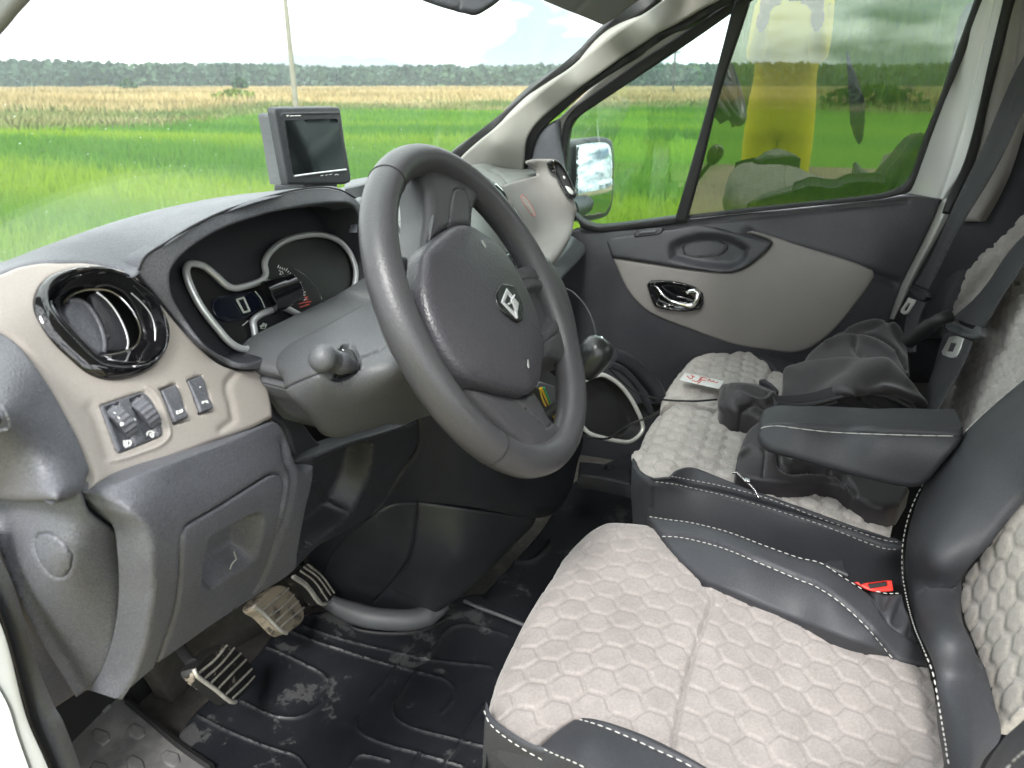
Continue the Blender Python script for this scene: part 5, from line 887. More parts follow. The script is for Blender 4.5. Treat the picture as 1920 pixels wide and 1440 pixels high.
follow = lambda s, pts: [(a, b, 'd', float(1/s.inv(a, b))) for a, b in pts]
side = Sheet(follow(dc, e5([(20, 1112), (50, 1182), (130, 1252), (240, 1322), (300, 1345)]))+[(905, 1500, 'z', .80), (1000, 1500, 'z', .88), (1100, 1450, 'z', .965), (1060, 1500, 'z', .93)])
ns = panel('front_leather', e5([(16, 1100), (50, 1182), (130, 1252), (240, 1322), (300, 1345), (420, 1385), (620, 1470), (660, 1560), (0, 1560), (8, 1300)]), Near(side, 0.016), M['leather'], ds, th=0.05, rnd=0.004, step=5, back=(0, 0, -1))
stitches('stitching', e5([(22, 1135), (52, 1206), (132, 1278), (242, 1350), (330, 1400), (440, 1480)]), ns, ds)
nb_ = Sheet([(1004, 1404, 'z', .99), (1080, 1341, 'z', .998), (1160, 1365, 'z', 1.012), (1260, 1405, 'z', 1.015), (1330, 1450, 'z', 1.01), (1100, 1420, 'z', 1.02), (1200, 1470, 'z', 1.02), (1050, 1410, 'z', 1.005), (1100, 1380, 'z', 1.02), (1350, 1500, 'z', 1.0)])
nbp = panel('outer_bolster', e5([(290, 1340), (310, 1308), (400, 1228), (490, 1168), (520, 1160), (620, 1172), (760, 1215), (900, 1270), (1020, 1330), (1180, 1420), (1300, 1500), (1300, 1600), (620, 1600), (560, 1450), (420, 1385)]), Near(nb_, 0.010), M['leather'], ds, th=0.08, rnd=0.006, step=5, back=(0, 0, -1), reliefs=[('groove', e5([(505, 1172), (620, 1206), (760, 1262), (900, 1326), (1060, 1400), (1200, 1480)]), 3, 0.004)])
stitches('stitching', e5([(508, 1182), (620, 1217), (760, 1273), (900, 1338), (1060, 1412), (1180, 1480)]), nbp, ds)
stitches('stitching', e5([(300, 1330), (400, 1376), (500, 1418), (620, 1480)]), nbp, ds)
mk('back_shell', *box((0.68, -0.60, 0.95), (1.12, -0.44, 1.60), 0.06), M['leather'], ds)
mk('seat_base', *box((0.62, -0.42, 0.575), (1.00, 0.12, 0.88), 0.04), M['black'], ds)
# backrest: leather bolster, honeycomb middle
bk = Sheet([(1690, 1060, 'y', -.215), (1705, 1170, 'y', -.205), (1742, 1260, 'y', -.20), (1775, 1400, 'y', -.20), (1700, 960, 'y', -.225), (1808, 797, 'y', -.275), (1920, 700, 'y', -.325), (1798, 1110, 'y', -.262), (1860, 980, 'y', -.275), (1920, 930, 'y', -.30), (1760, 1050, 'y', -.225), (1830, 900, 'y', -.265), (1868, 1372, 'y', -.25), (1830, 1250, 'y', -.25), (1780, 1200, 'y', -.215), (1920, 1150, 'y', -.285), (1920, 1330, 'y', -.265), (1880, 1250, 'y', -.265), (2000, 1100, 'y', -.31), (1900, 800, 'y', -.30), (1820, 1420, 'y', -.22)], 0.0003)
BKO = [(2000, 640), (1920, 698), (1860, 748), (1808, 797), (1760, 850), (1724, 905), (1702, 960), (1690, 1010), (1687, 1060), (1692, 1110), (1705, 1170), (1725, 1220), (1742, 1262), (1757, 1310), (1770, 1370), (1778, 1440), (1785, 1500)]
BKI = e6([(1120, 1560), (1180, 1380), (1250, 1262), (1220, 1100), (1190, 980), (1130, 820), (1075, 680), (1062, 560), (1080, 490), (1170, 370), (1270, 220), (1387, 80), (1560, -60)])
bb2 = panel('back_bolster', BKO+BKI, bk, M['leather'], ds, th=0.03, rnd=0.006, step=5, back='away', reliefs=[('round', BKO, 0.024), ('groove', e6([(1064, 520), (1010, 528), (950, 552), (890, 592)]), 2.4, 0.0025), ('bulge', 0.010, 60)])
STB = [(1935, 716), (1880, 760), (1840, 797), (1795, 846), (1752, 900)]+e6([(885, 80), (832, 180), (805, 300), (797, 450), (812, 600), (852, 760), (902, 880), (950, 1050), (990, 1250), (1020, 1440)])
stitches('stitching', STB, bb2, ds, r=0.00085)
panel('backrest', e6([(1250, 1262), (1220, 1100), (1190, 980), (1130, 820), (1075, 680), (1062, 560), (1080, 490), (1170, 370), (1270, 220), (1387, 80), (1600, -80), (1600, 1000), (1395, 1130)]), Sheet([(1798, 1110, 'y', -.266), (1860, 980, 'y', -.282), (1920, 930, 'y', -.305), (1920, 1150, 'y', -.292), (1868, 1372, 'y', -.262), (1830, 1250, 'y', -.264), (1920, 1330, 'y', -.275), (1800, 1050, 'y', -.268)], 2e-3), M['fabricc'], ds, th=0.08, rnd=0.003, step=4, back=(0, -1, 0.1), reliefs=[hexes(0.0375, 0.0030, ax=(0, 2), off=(0.02, 0.01), wob=0.002)])
bl = Sheet([(1870, 1372, 'y', -.205), (1920, 1325, 'y', -.205), (1825, 1440, 'y', -.19), (1920, 1440, 'y', -.15), (1880, 1440, 'y', -.165)])
bl2 = panel('outer_back_bolster', e6([(1100, 1560), (1150, 1420), (1250, 1264), (1320, 1195), (1395, 1130), (1520, 1040), (1600, 1560)]), bl, M['leather'], ds, th=0.03, rnd=0.01, step=6, back='away')
stitches('stitching', e6([(1290, 1480), (1340, 1410), (1400, 1360), (1480, 1290)]), bl2, ds, r=0.00085)
# fold down armrest between the seats
am = Sheet([(1425, 812, 'x', 1.118), (1450, 788, 'x', 1.145), (1600, 791, 'x', 1.150), (1805, 792, 'x', 1.150), (1490, 802, 'x', 1.107), (1640, 812, 'x', 1.105), (1800, 816, 'x', 1.105), (1470, 850, 'x', 1.098), (1640, 860, 'x', 1.092), (1780, 860, 'x', 1.092), (1560, 886, 'x', 1.100), (1720, 917, 'x', 1.105)], 0.002)
arm = panel('seat_armrest', e1([(850, 655), (880, 630), (930, 616), (1000, 614), (1250, 625), (1600, 636), (1900, 637), (2010, 632), (2010, 720), (1900, 860), (1800, 980), (1740, 1015), (1600, 1002), (1400, 950), (1200, 890), (1000, 830), (900, 795), (850, 755), (832, 705)]), am, M['leather'], ds, th=0.07, rnd=0.012, step=5, back=(1, 0, 0), reliefs=[('groove', e1([(840, 690), (855, 665), (890, 652), (960, 648), (1050, 660), (1250, 682), (1500, 694), (1760, 702), (2000, 706)]), 2.2, 0.003)])
stitches('stitching', e1([(850, 668), (890, 658), (960, 655), (1050, 667), (1250, 690), (1500, 701), (1760, 709), (1980, 712)]), arm, ds, ln=0.02, gap=0.0005, r=0.0009)
# buckles between the seats
bu = thing('seat_belt_buckle', 'red and black belt buckle standing between driver seat and bench', 'belt buckle', tuple(at(1640, 1100, z=.97)))
bup = Sheet([(1602, 1092, 'd', 1.00), (1674, 1104, 'd', .99), (1630, 1085, 'd', 1.0), (1640, 1130, 'd', .98)])
panel('red_release', e6([(535, 508), (560, 506), (570, 520), (600, 512), (700, 500), (728, 500), (736, 552), (700, 556), (640, 556), (600, 545)]), bup, M['red'], bu, th=0.02, rnd=0.002, step=3, back='away', reliefs=[('pocket', e6([(612, 518), (700, 506), (700, 525), (616, 536)]), 0.008, 1.5)])
panel('buckle_slot', e6([(606, 520), (700, 507), (704, 528), (618, 541)]), Near(bup, 0.002), M['black'], bu, th=0.004, rnd=0.001, step=3, back='away')
bk2 = tag(panel('buckle_tongue_holder', e6([(382, 412), (420, 398), (480, 394), (492, 405), (500, 440), (520, 470), (510, 480), (470, 462), (440, 450), (400, 432)]), Sheet([(1545, 1052, 'd', 1.05), (1588, 1052, 'd', 1.05), (1590, 1078, 'd', 1.03)]), M['darker'], None, th=0.02, rnd=0.004, step=3), 'shiny black belt latch just left of the red buckle by the seat', 'belt latch')
wr = Sheet([(1640, 1112, 'z', .985), (1690, 1115, 'z', .985), (1700, 1160, 'z', .975), (1720, 1205, 'z', .96), (1660, 1160, 'z', .985)])
panel('seat_skirt', e6([(622, 548), (700, 566), (780, 566), (800, 640), (850, 770), (880, 840), (800, 800), (720, 720), (660, 640)]), Near(wr, 0.004), M['leather'], ds, th=0.04, rnd=0.004, step=3, back=(0, 0, -1), reliefs=[('func', lambda Q, P, b: 0.004*np.sin(Q[:, 0]*0.16+Q[:, 1]*0.07)*np.clip(b/10, 0, 1))])
stitches('stitching', e6([(640, 556), (700, 569), (772, 568)]), ib, ds)

# ================================================================== passenger bench
pbn = thing('passenger_bench', 'two place passenger bench with grey honeycomb cushions and black leatherette sides', 'bench seat', (1.5, 0.0, 0.6))
c1s = Sheet([(1183, 857, 'z', .955), (1225, 765, 'z', .965), (1250, 752, 'z', .968), (1300, 900, 'z', .965), (1400, 800, 'z', .965), (1500, 930, 'z', .955), (1670, 1005, 'z', .935), (1560, 830, 'z', .95), (1680, 920, 'z', .93), (1230, 850, 'z', .972)])
C1F = e1([(150, 740), (200, 640), (270, 550), (320, 516)])
C1L = e1([(1592, 1288), (1400, 1232), (1100, 1122), (850, 1032), (720, 986), (600, 936), (500, 896), (450, 890), (390, 912), (345, 957), (250, 957), (180, 912)])
bench_hex = hexes(0.040, 0.0060, off=(0.0, 0.012), gap=0.003, wid=0.009, wob=0.0015)
panel('cushion', e1([(180, 912), (130, 830)])+C1F+e1([(400, 512), (600, 560), (900, 640), (1300, 760), (1600, 960), (1610, 1140)])+C1L[:-1], c1s, M['fabricb'], pbn, th=0.003, rnd=0.003, step=2.7, back=(0, 0, -1), reliefs=[('round', C1F, 0.035), ('round', C1L, 0.007), ('round', e1([(320, 516), (400, 512), (600, 560)]), 0.012), bench_hex], label='cushion nearest the driver seat')
c2s_ = Sheet([(1238, 745, 'z', .955), (1262, 680, 'z', .965), (1330, 650, 'z', .97), (1400, 650, 'z', .968), (1480, 665, 'z', .96), (1350, 720, 'z', .968), (1500, 730, 'z', .95)])
C2F = e1([(290, 530), (296, 480), (312, 440), (350, 380), (420, 290), (500, 226), (600, 206), (700, 208)])
panel('cushion', C2F+e1([(800, 238), (880, 286), (940, 332), (990, 360), (1300, 480), (1100, 600), (800, 600), (600, 545), (400, 508), (320, 512)]), c2s_, M['fabricb'], pbn, th=0.03, rnd=0.003, step=2.7, back=(0, 0, -1), reliefs=[('round', C2F, 0.03), bench_hex, ('groove', e1([(870, 240), (930, 320), (900, 380), (940, 470)]), 4, 0.006)], label='cushion by the passenger door')
sd2 = Sheet([(1400, 660, 'z', .965), (1450, 695, 'z', .955), (1520, 690, 'z', .93), (1500, 662, 'z', .945)])
s2 = panel('door_side_leather', e1([(700, 206), (800, 222), (960, 256), (1120, 286), (1200, 330), (1300, 500), (1000, 380), (935, 330), (880, 284), (800, 236)]), sd2, M['leather'], pbn, th=0.1, rnd=0.006, step=4, back=(0, 0, -1))
stitches('stitching', e1([(830, 240), (960, 268), (1100, 296)]), s2, pbn)

ls = Sheet(follow(c1s, e1([(160, 885), (250, 957), (345, 957), (390, 912), (450, 890), (500, 896), (600, 936), (720, 986), (850, 1032), (1100, 1122), (1250, 1178), (1400, 1232), (1500, 1262), (1592, 1288)]))+[(1183, 862, 'z', .955), (1186, 960, 'x', 1.225), (1230, 960, 'x', 1.20), (1300, 1010, 'x', 1.19), (1680, 1070, 'x', 1.165), (1500, 1060, 'x', 1.175), (1680, 1028, 'z', .932), (1250, 908, 'x', 1.205), (1480, 985, 'x', 1.178), (1300, 1200, 'x', 1.19), (1600, 1200, 'x', 1.17)])
LT = e1([(130, 832), (178, 914), (250, 950), (342, 944), (386, 905), (450, 885), (500, 893), (600, 933), (720, 983), (850, 1030), (1100, 1120), (1400, 1230), (1592, 1286), (1640, 1296), (1660, 1330), (1660, 1560), (1200, 1560), (400, 1500), (140, 1300), (122, 1000)])
sl = panel('side_leather', LT, Near(ls, 0.015), M['leather'], pbn, th=0.05, rnd=0.004, step=5, back=(1, 0, -0.5), reliefs=[('groove', e1([(180, 916), (255, 972), (350, 974), (500, 1000), (700, 1046), (900, 1104), (1100, 1164), (1300, 1226), (1500, 1285), (1650, 1318)]), 4, 0.005), ('groove', e1([(262, 975), (250, 1040), (240, 1120)]), 2.4, 0.003)])
stitches('stitching', e1([(350, 938), (450, 957), (600, 985), (780, 1028), (950, 1082), (1150, 1160), (1350, 1232), (1500, 1284), (1640, 1306)]), sl, pbn)
stitches('stitching', e1([(265, 978), (400, 990), (560, 1024), (750, 1073), (950, 1132), (1150, 1195), (1300, 1250), (1450, 1310), (1560, 1346), (1640, 1350)]), sl, pbn)
mk('bench_base', *box((1.26, -0.45, 0.575), (1.85, 0.10, 0.86), 0.04), M['black'], pbn)
# backrests of the bench
b1 = Sheet([(1925, 500, 'y', -.42), (1880, 545, 'y', -.40), (1808, 680, 'y', -.375), (1770, 745, 'y', -.36), (1745, 800, 'y', -.345), (1900, 700, 'y', -.365), (1850, 650, 'y', -.385)])
panel('backrest', [(2000, 470), (1925, 490), (1880, 540), (1838, 610), (1806, 675), (1768, 738), (1742, 790), (1735, 860), (1800, 860), (2000, 720)], b1, M['fabricb'], pbn, th=0.10, rnd=0.004, step=2.7, back=(0, -1, 0.2), reliefs=[hexes(0.034, 0.0042, ax=(0, 2), off=(0.01, 0.0), gap=0.0024, wid=0.006, wob=0.001, su=0.55, sv=1.35)], label='middle backrest')
b2 = Sheet([(1922, 310, 'y', -.47), (1850, 410, 'y', -.43), (1840, 460, 'y', -.41), (1770, 590, 'y', -.36), (1900, 440, 'y', -.44), (1800, 590, 'y', -.37)])
panel('backrest', e7([(1000, -10), (922, 32), (860, 90), (795, 170), (740, 240), (712, 320), (694, 440), (640, 530), (560, 650), (465, 815), (540, 862), (640, 760), (800, 560), (930, 420), (1000, 380)]), b2, M['fabricb'], pbn, th=0.10, rnd=0.004, step=2.7, back=(0, -1, 0.2), reliefs=[hexes(0.034, 0.0034, ax=(0, 2), off=(0.0, 0.005), gap=0.0024, wid=0.006, wob=0.001, su=0.55, sv=1.35), ('groove', e7([(690, 446), (740, 462), (790, 492), (830, 480)]), 5, 0.007)], label='outer backrest by the door')
b3 = Sheet([(1846, 400, 'y', -.415), (1790, 450, 'y', -.37), (1760, 600, 'y', -.34), (1720, 600, 'y', -.325), (1840, 460, 'y', -.415)])
bs3 = panel('back_side_leather', e7([(712, 272), (640, 340), (560, 410), (500, 500), (450, 600), (400, 720), (340, 860), (330, 960), (465, 960), (470, 815), (560, 650), (640, 530), (694, 440), (714, 320)]), b3, M['leather'], pbn, th=0.10, rnd=0.008, step=4, back=(0, -1, 0.2))
stitches('stitching', e7([(700, 300), (640, 352), (580, 410), (530, 470), (480, 580)]), bs3, pbn)
mk('back_shell', *box((1.20, -0.62, 0.85), (1.88, -0.50, 1.45), 0.04), M['black'], pbn)
lever = tag(tube('backrest_lever', smooth3([at(1702, 640, y=-.26), at(1730, 620, y=-.28), at(1760, 600, y=-.30), at(1782, 592, y=-.32)], 5), [0.016]*8+[0.013]*8, M['rubber'], None, 12), 'black lever end poking out between jacket and bench backrest', 'lever')
# ================================================================== passenger belts
def strap(t, pl, surf, name='strap', rel=()):
    return panel(name, pl, surf, M['belt'], t, th=0.002, rnd=0.0006, step=6, reliefs=list(rel))
g_ = 'passenger seat belts hanging with their tongues'
s1 = thing('seat_belt', 'outer black seat belt running down the white door pillar', 'seat belt', tuple(at(1730, 540, y=-.30)), g_)
q1 = Sheet([(1905, 120, 'y', -.36), (1840, 300, 'y', -.335), (1725, 540, 'y', -.285), (1780, 440, 'y', -.31), (1870, 300, 'y', -.345), (1920, 200, 'y', -.37)])
strap(s1, [(1965, 30), (1919, 111), (1872, 200), (1833, 290), (1800, 366), (1760, 450), (1713, 532), (1738, 542), (1775, 478), (1815, 400), (1860, 318), (1895, 260), (1930, 190), (1990, 90)], q1, rel=[('groove', [(1930, 130), (1850, 300), (1728, 536)], 3, 0.0012), ('func', lambda Q, P, b: 0.003*np.sin(Q[:, 0]*0.05))])
strap(s1, [(1700, 590), (1713, 560), (1735, 568), (1722, 600), (1716, 660), (1688, 660)], Near(q1, -0.01), 'lower_strap')
ty = Near(q1, 0.006)
pl_ = panel('tongue_plate', e7([(292, 692), (308, 676), (345, 686), (392, 716), (396, 740), (378, 758), (350, 752), (310, 722)]), ty, M['darker'], s1, th=0.008, rnd=0.003, step=3, reliefs=[('groove', e7([(325, 700), (368, 728)]), 1.4, 0.002)])
panel('metal_tongue', e7([(296, 742), (330, 756), (322, 775), (305, 800), (288, 826), (270, 834), (252, 822), (256, 805), (276, 775)]), Near(q1, 0.004), M['tongue'], s1, th=0.003, rnd=0.001, step=3, holes=[e7([(294, 770), (304, 776), (286, 812), (272, 816), (268, 808)])])
s2_ = thing('seat_belt', 'middle black seat belt lying across the bench backrest with bright tongue', 'seat belt', tuple(at(1800, 610, y=-.33)), g_)
q2 = Sheet([(1920, 465, 'y', -.395), (1860, 540, 'y', -.37), (1810, 605, 'y', -.345), (1770, 690, 'y', -.32), (1745, 760, 'y', -.29)])
strap(s2_, [(1990, 370), (1919, 442), (1860, 515), (1820, 565), (1787, 598), (1838, 614), (1870, 570), (1905, 520), (1930, 480), (1990, 430)], Near(q2, 0.006), rel=[('func', lambda Q, P, b: 0.0025*np.sin(Q[:, 0]*0.06+1))])
strap(s2_, [(1768, 630), (1780, 622), (1822, 640), (1812, 668), (1790, 710), (1760, 762), (1740, 790), (1730, 770), (1735, 735), (1750, 690)], Near(q2, 0.004), 'lower_strap', [('groove', [(1800, 650), (1755, 750)], 4, 0.0015)])
panel('tongue_plate', e7([(492, 900), (502, 866), (530, 852), (556, 880), (640, 912), (660, 890), (682, 900), (686, 930), (668, 956), (630, 962), (570, 946), (512, 924)]), Near(q2, 0.014), M['shroud'], s2_, th=0.008, rnd=0.003, step=3, reliefs=[('pocket', e7([(510, 900), (525, 893), (600, 918), (632, 938), (560, 932)]), 0.004, 1.2)])
panel('metal_tongue', e7([(516, 955), (560, 950), (594, 962), (586, 985), (560, 1045), (545, 1064), (520, 1066), (480, 1052), (474, 1036), (494, 1000)]), Near(q2, 0.010), M['tongue'], s2_, th=0.003, rnd=0.001, step=3, holes=[e7([(525, 985), (555, 990), (535, 1035), (505, 1032)])])

# ================================================================== jacket on the bench
jk = thing('jacket', 'charcoal soft jacket thrown over the passenger bench with cuff and open zip', 'jacket', (1.55, 0.0, 0.97))
jb = Sheet([(1470, 720, 'z', 1.01), (1480, 780, 'z', 1.0), (1560, 660, 'z', 1.05), (1640, 605, 'z', 1.09), (1700, 640, 'z', 1.06), (1740, 740, 'z', 1.03), (1745, 790, 'z', .99), (1600, 740, 'z', 1.075), (1600, 780, 'z', 1.03), (1540, 700, 'z', 1.05), (1680, 600, 'z', 1.09), (1700, 700, 'z', 1.08)])
jj = crop(1340, 580, 2.6455)
hd_ = panel('hood', jj([(400, 300), (430, 255), (470, 200), (560, 130), (660, 80), (760, 40), (850, 42), (900, 48), (940, 90), (965, 170), (972, 260), (985, 330), (900, 320), (700, 300)]), jb, M['jacket'], jk, th=0.05, rnd=0.012, step=4, back=(0.2, 0, -1),
      reliefs=[('groove', jj([(540, 150), (640, 118), (720, 120), (820, 150), (900, 205), (955, 290)]), 4, 0.009), ('groove', jj([(560, 165), (650, 135), (720, 140), (800, 165), (880, 220)]), 9, -0.008), ('groove', jj([(700, 150), (690, 190), (720, 225)]), 6, 0.010), ('groove', jj([(640, 105), (760, 95), (850, 55)]), 6, 0.006), ('groove', jj([(870, 50), (900, 120), (950, 200)]), 7, 0.006), ('groove', jj([(660, 95), (760, 70), (840, 50)]), 8, -0.005)])
panel('body', jj([(310, 458), (326, 400), (330, 330), (345, 290), (400, 262), (470, 240), (560, 228), (680, 224), (800, 240), (900, 265), (960, 300), (1010, 370), (1050, 440), (1076, 510), (1070, 560), (1035, 575), (1042, 520), (1000, 468), (930, 438), (850, 408), (770, 402), (680, 418), (600, 440), (540, 462), (440, 468)]), Near(jb, 0.024), M['jacket'], jk, th=0.03, rnd=0.011, step=4, back='away',
      reliefs=[('groove', jj([(600, 420), (660, 350), (740, 290), (840, 265)]), 20, -0.010), ('groove', jj([(380, 440), (430, 390), (560, 330), (640, 300)]), 16, 0.009), ('groove', jj([(840, 390), (930, 410), (1010, 450), (1055, 510)]), 9, -0.006), ('groove', jj([(355, 300), (420, 310), (480, 290)]), 10, -0.005), ('groove', jj([(760, 380), (860, 350), (960, 370)]), 14, 0.006),
               ('func', lambda Q, P, b: 0.0025*np.sin(Q[:, 0]*0.055+Q[:, 1]*0.08)*np.sin(Q[:, 1]*0.06-Q[:, 0]*0.02))])
li = Sheet([(1465, 790, 'z', 1.0), (1560, 745, 'z', 1.055), (1650, 740, 'z', 1.06), (1740, 790, 'z', 1.0), (1600, 790, 'z', 1.0)])
panel('lining', e1([(950, 530), (1040, 530), (1180, 512), (1290, 480), (1400, 462), (1520, 470), (1640, 510), (1740, 570), (1790, 640), (1780, 680), (1300, 680), (960, 640)]), Near(li, 0.03), M['lining'], jk, th=0.02, rnd=0.005, step=4.5, reliefs=[('groove', e1([(1280, 530), (1400, 590), (1480, 640)]), 4, 0.008), ('groove', e1([(1420, 500), (1520, 560), (1600, 640)]), 4, -0.007), ('groove', e1([(1600, 520), (1680, 580), (1740, 650)]), 4, 0.008), ('groove', e1([(1100, 560), (1250, 600)]), 4, -0.005)])
tube('zip', smooth3(pos(Near(li, 0.036), *curve(e1([(952, 528), (1040, 540), (1160, 530), (1280, 500), (1400, 472), (1520, 478), (1640, 520), (1740, 580), (1800, 640)]), 10, False).T), 2), 0.004, M['belt'], jk, 8)
tube('zip', smooth3(pos(Near(li, 0.036), *curve(e1([(955, 560), (1060, 568), (1180, 552), (1290, 520)]), 10, False).T), 2), 0.003, M['satin'] if False else M['belt'], jk, 8)
slv = Sheet([(1342, 760, 'z', .995), (1350, 720, 'z', 1.0), (1400, 712, 'z', 1.025), (1455, 740, 'z', 1.02), (1460, 780, 'z', 1.0), (1400, 765, 'z', 1.01), (1370, 740, 'z', 1.02)])
sv_ = panel('sleeve', e1([(602, 548), (602, 510), (628, 412), (640, 404), (740, 392), (840, 402), (900, 425), (958, 455), (968, 520), (958, 620), (900, 626), (840, 600), (780, 570), (700, 568), (640, 568), (612, 560)]), Near(slv, 0.006), M['jacket'], jk, th=0.05, rnd=0.012, step=4, back=(0, 0, -1), reliefs=[('groove', e1([(668, 408), (652, 490), (648, 566)]), 2, 0.002), ('groove', e1([(740, 480), (800, 510), (880, 520), (930, 480)]), 5, -0.008), ('groove', e1([(760, 560), (830, 530), (900, 560)]), 4, 0.007), ('groove', e1([(700, 430), (800, 440), (880, 470)]), 5, -0.006)])
panel('cuff_tab', e1([(850, 392), (880, 385), (930, 420), (964, 455), (955, 470), (900, 420), (860, 402)]), Near(slv, 0.012), M['lining'], sv_, th=0.012, rnd=0.003, step=4)
lf = Sheet([(1385, 880, 'z', .985), (1400, 820, 'z', 1.0), (1430, 880, 'z', .99), (1550, 895, 'z', .975), (1450, 840, 'z', 1.01), (1500, 800, 'z', 1.0), (1400, 790, 'z', 1.0), (1640, 960, 'z', .965), (1560, 860, 'z', .99)])
panel('front_flap', e1([(712, 900), (718, 850), (740, 770), (780, 680), (820, 640), (900, 600), (1100, 640), (1400, 800), (1560, 900), (1700, 1000), (1640, 1100), (1530, 1110), (1400, 1060), (1300, 985), (1200, 970), (1060, 975), (940, 965), (840, 950), (760, 935), (722, 920)]), Near(lf, 0.006), M['jacket'], jk, th=0.03, rnd=0.008, step=4.5, back=(0, 0, -1), reliefs=[('groove', e1([(882, 800), (876, 880), (870, 940)]), 2, 0.002), ('groove', e1([(960, 830), (970, 880), (1030, 910), (1140, 905), (1240, 920)]), 4, 0.010), ('groove', e1([(740, 820), (800, 780), (850, 790)]), 5, -0.005), ('groove', e1([(1040, 850), (1160, 880), (1280, 940)]), 6, -0.008), ('groove', e1([(1250, 930), (1340, 960), (1380, 1030)]), 5, 0.010)])
zt = [e1([(705, 920), (725, 915), (760, 940), (800, 965), (830, 990), (850, 1018)])]
zq = curve(zt[0], 3.4, False); zp = pos(Near(lf, 0.010), zq[:, 0], zq[:, 1]); zp[:, 2] -= np.linspace(0, 0.012, len(zp))
mk('zip_teeth', *join([box(p-np.array([0.0022, 0.0016, 0.0014]), p+np.array([0.0022, 0.0016, 0.0014]), 0.0004) for p in zp]), M['chrome'], jk, kind='stuff')
mk('zip_slider', *box(zp[len(zp)//2]+np.array([-0.006, -0.005, 0.001]), zp[len(zp)//2]+np.array([0.006, 0.005, 0.006]), 0.0015), M['chrome'], jk)
mk('snap_button', *lathe([(0.0045, 0), (0.0045, 0.003), (0.003, 0.004)], at(1462, 780, z=1.02), (-0.5, -0.3, 0.8), 16), M['white'], jk)
# white card on the bench with red script
cp = Sheet([(1275, 712, 'z', .985), (1290, 698, 'z', .985), (1350, 728, 'z', .987), (1348, 716, 'z', .987)])
cdm = panel('card', c8([(682, 964), (712, 926), (924, 972), (896, 1014)]), Near(cp, 0.002), M['print'], None, th=0.0012, rnd=0.0003, step=6); tag(cdm, 'white card with red script lying on the grey cushion by the sleeve', 'card')
strokes('red_script', [c8([(722, 945), (740, 962), (755, 955), (745, 942), (765, 950)]), c8([(750, 970), (780, 975), (800, 955), (830, 958)]), c8([(800, 952), (795, 975), (780, 985)]), c8([(800, 966), (825, 970)]), c8([(835, 972), (845, 962), (852, 975)]), c8([(858, 977), (866, 970), (872, 980)]), c8([(878, 982), (892, 980)])], Near(cp, 0.0025), 0.0011, M['redprint'], cdm, 0.001)
# cables
for nm, lab, pp_ in (('cable', 'thin black cable looping from the dashboard behind the steering wheel to the knob', [at(1040, 545, d=1.55), at(1056, 541, d=1.54), at(1075, 549, d=1.53), at(1098, 575, d=1.5), at(1112, 605, d=1.45), at(1118, 632, d=1.42)]), ('cable', 'black cable running from the console onto the grey bench cushion', [at(1140, 690, d=1.5), at(1170, 718, d=1.55), at(1200, 738, d=1.57), at(1240, 749, z=.985), at(1300, 752, z=.982), at(1345, 749, z=.985)]),
                     ('cable', 'black cable crossing the chrome ring below the gear knob', [at(1100, 820, d=1.5), at(1140, 822, d=1.46), at(1165, 806, d=1.44), at(1190, 792, d=1.42), at(1212, 784, d=1.42), at(1235, 772, d=1.5)])):
    tag(tube(nm, smooth3(pp_, 8), 0.0022, M['rubber'], None, 8), lab, 'cable', group='loose black cables round the console')
# ================================================================== floor mat and pedals
fm = thing('floor_mat', 'wet black rubber mat with raised ribs on the driver floor', 'floor mat', (1.0, 0.62, 0.59))
fl = Sheet([(340, 1380, 'z', .60), (450, 1230, 'z', .62), (620, 1180, 'z', .62), (830, 1150, 'z', .60), (960, 1160, 'z', .595), (640, 1300, 'z', .592), (900, 1400, 'z', .592), (500, 1440, 'z', .592), (1000, 1000, 'z', .592), (1150, 950, 'z', .592)])
rib = lambda a: ('groove', e4(a), 2.6, -0.0028)
panel('mat_tray', e4([(96, 1110), (120, 1060), (200, 960), (330, 840), (520, 670), (620, 540), (700, 480), (900, 420), (1300, 500), (1480, 440), (1600, 350), (1900, 300), (2300, 100), (2400, -80), (2600, -80), (2500, 300), (2200, 900), (2000, 1400), (300, 1400), (200, 1260), (110, 1150)]), fl, M['mat'], fm, th=0.02, rnd=0.006, step=6, back=(0, 0, -1),
      reliefs=[rib([(560, 615), (680, 660), (800, 720), (890, 770), (920, 830), (880, 920), (790, 990), (700, 1005), (600, 985), (440, 910)]), rib([(700, 530), (820, 580), (1000, 640), (1200, 700), (1450, 765), (1560, 800), (1608, 850), (1590, 920), (1540, 980)]), rib([(780, 510), (1000, 580), (1300, 650), (1500, 690), (1800, 725)]), rib([(1440, 510), (1350, 640), (1280, 750), (1150, 900)]), rib([(1900, 560), (1700, 505), (1600, 510), (1540, 560), (1450, 680)]), rib([(1400, 760), (1300, 890), (1270, 960), (1300, 1020), (1400, 1070), (1600, 1120), (1800, 1170)]),
               rib([(1085, 1010), (1075, 1060), (1120, 1110), (1250, 1160), (1420, 1205), (1650, 1270)]), rib([(1760, 940), (1660, 1110), (1560, 1260)]), rib([(200, 990), (400, 1090), (600, 1170), (740, 1215), (800, 1280)]), rib([(1040, 1280), (1060, 1235), (1110, 1215), (1250, 1245)]), rib([(1420, 1205), (1380, 1280)]), ('func', lambda Q, P, b: 0.0015*np.sin(P[:, 0]*17)*np.sin(P[:, 1]*13+1))])
panel('mat_lip', e4([(1000, 490), (1100, 515), (1250, 530), (1400, 520), (1500, 480), (1560, 440), (1600, 440), (1500, 500), (1400, 535), (1250, 545), (1100, 530)]), Near(fl, 0.008), M['rubber'], fm, th=0.02, rnd=0.004, step=4)
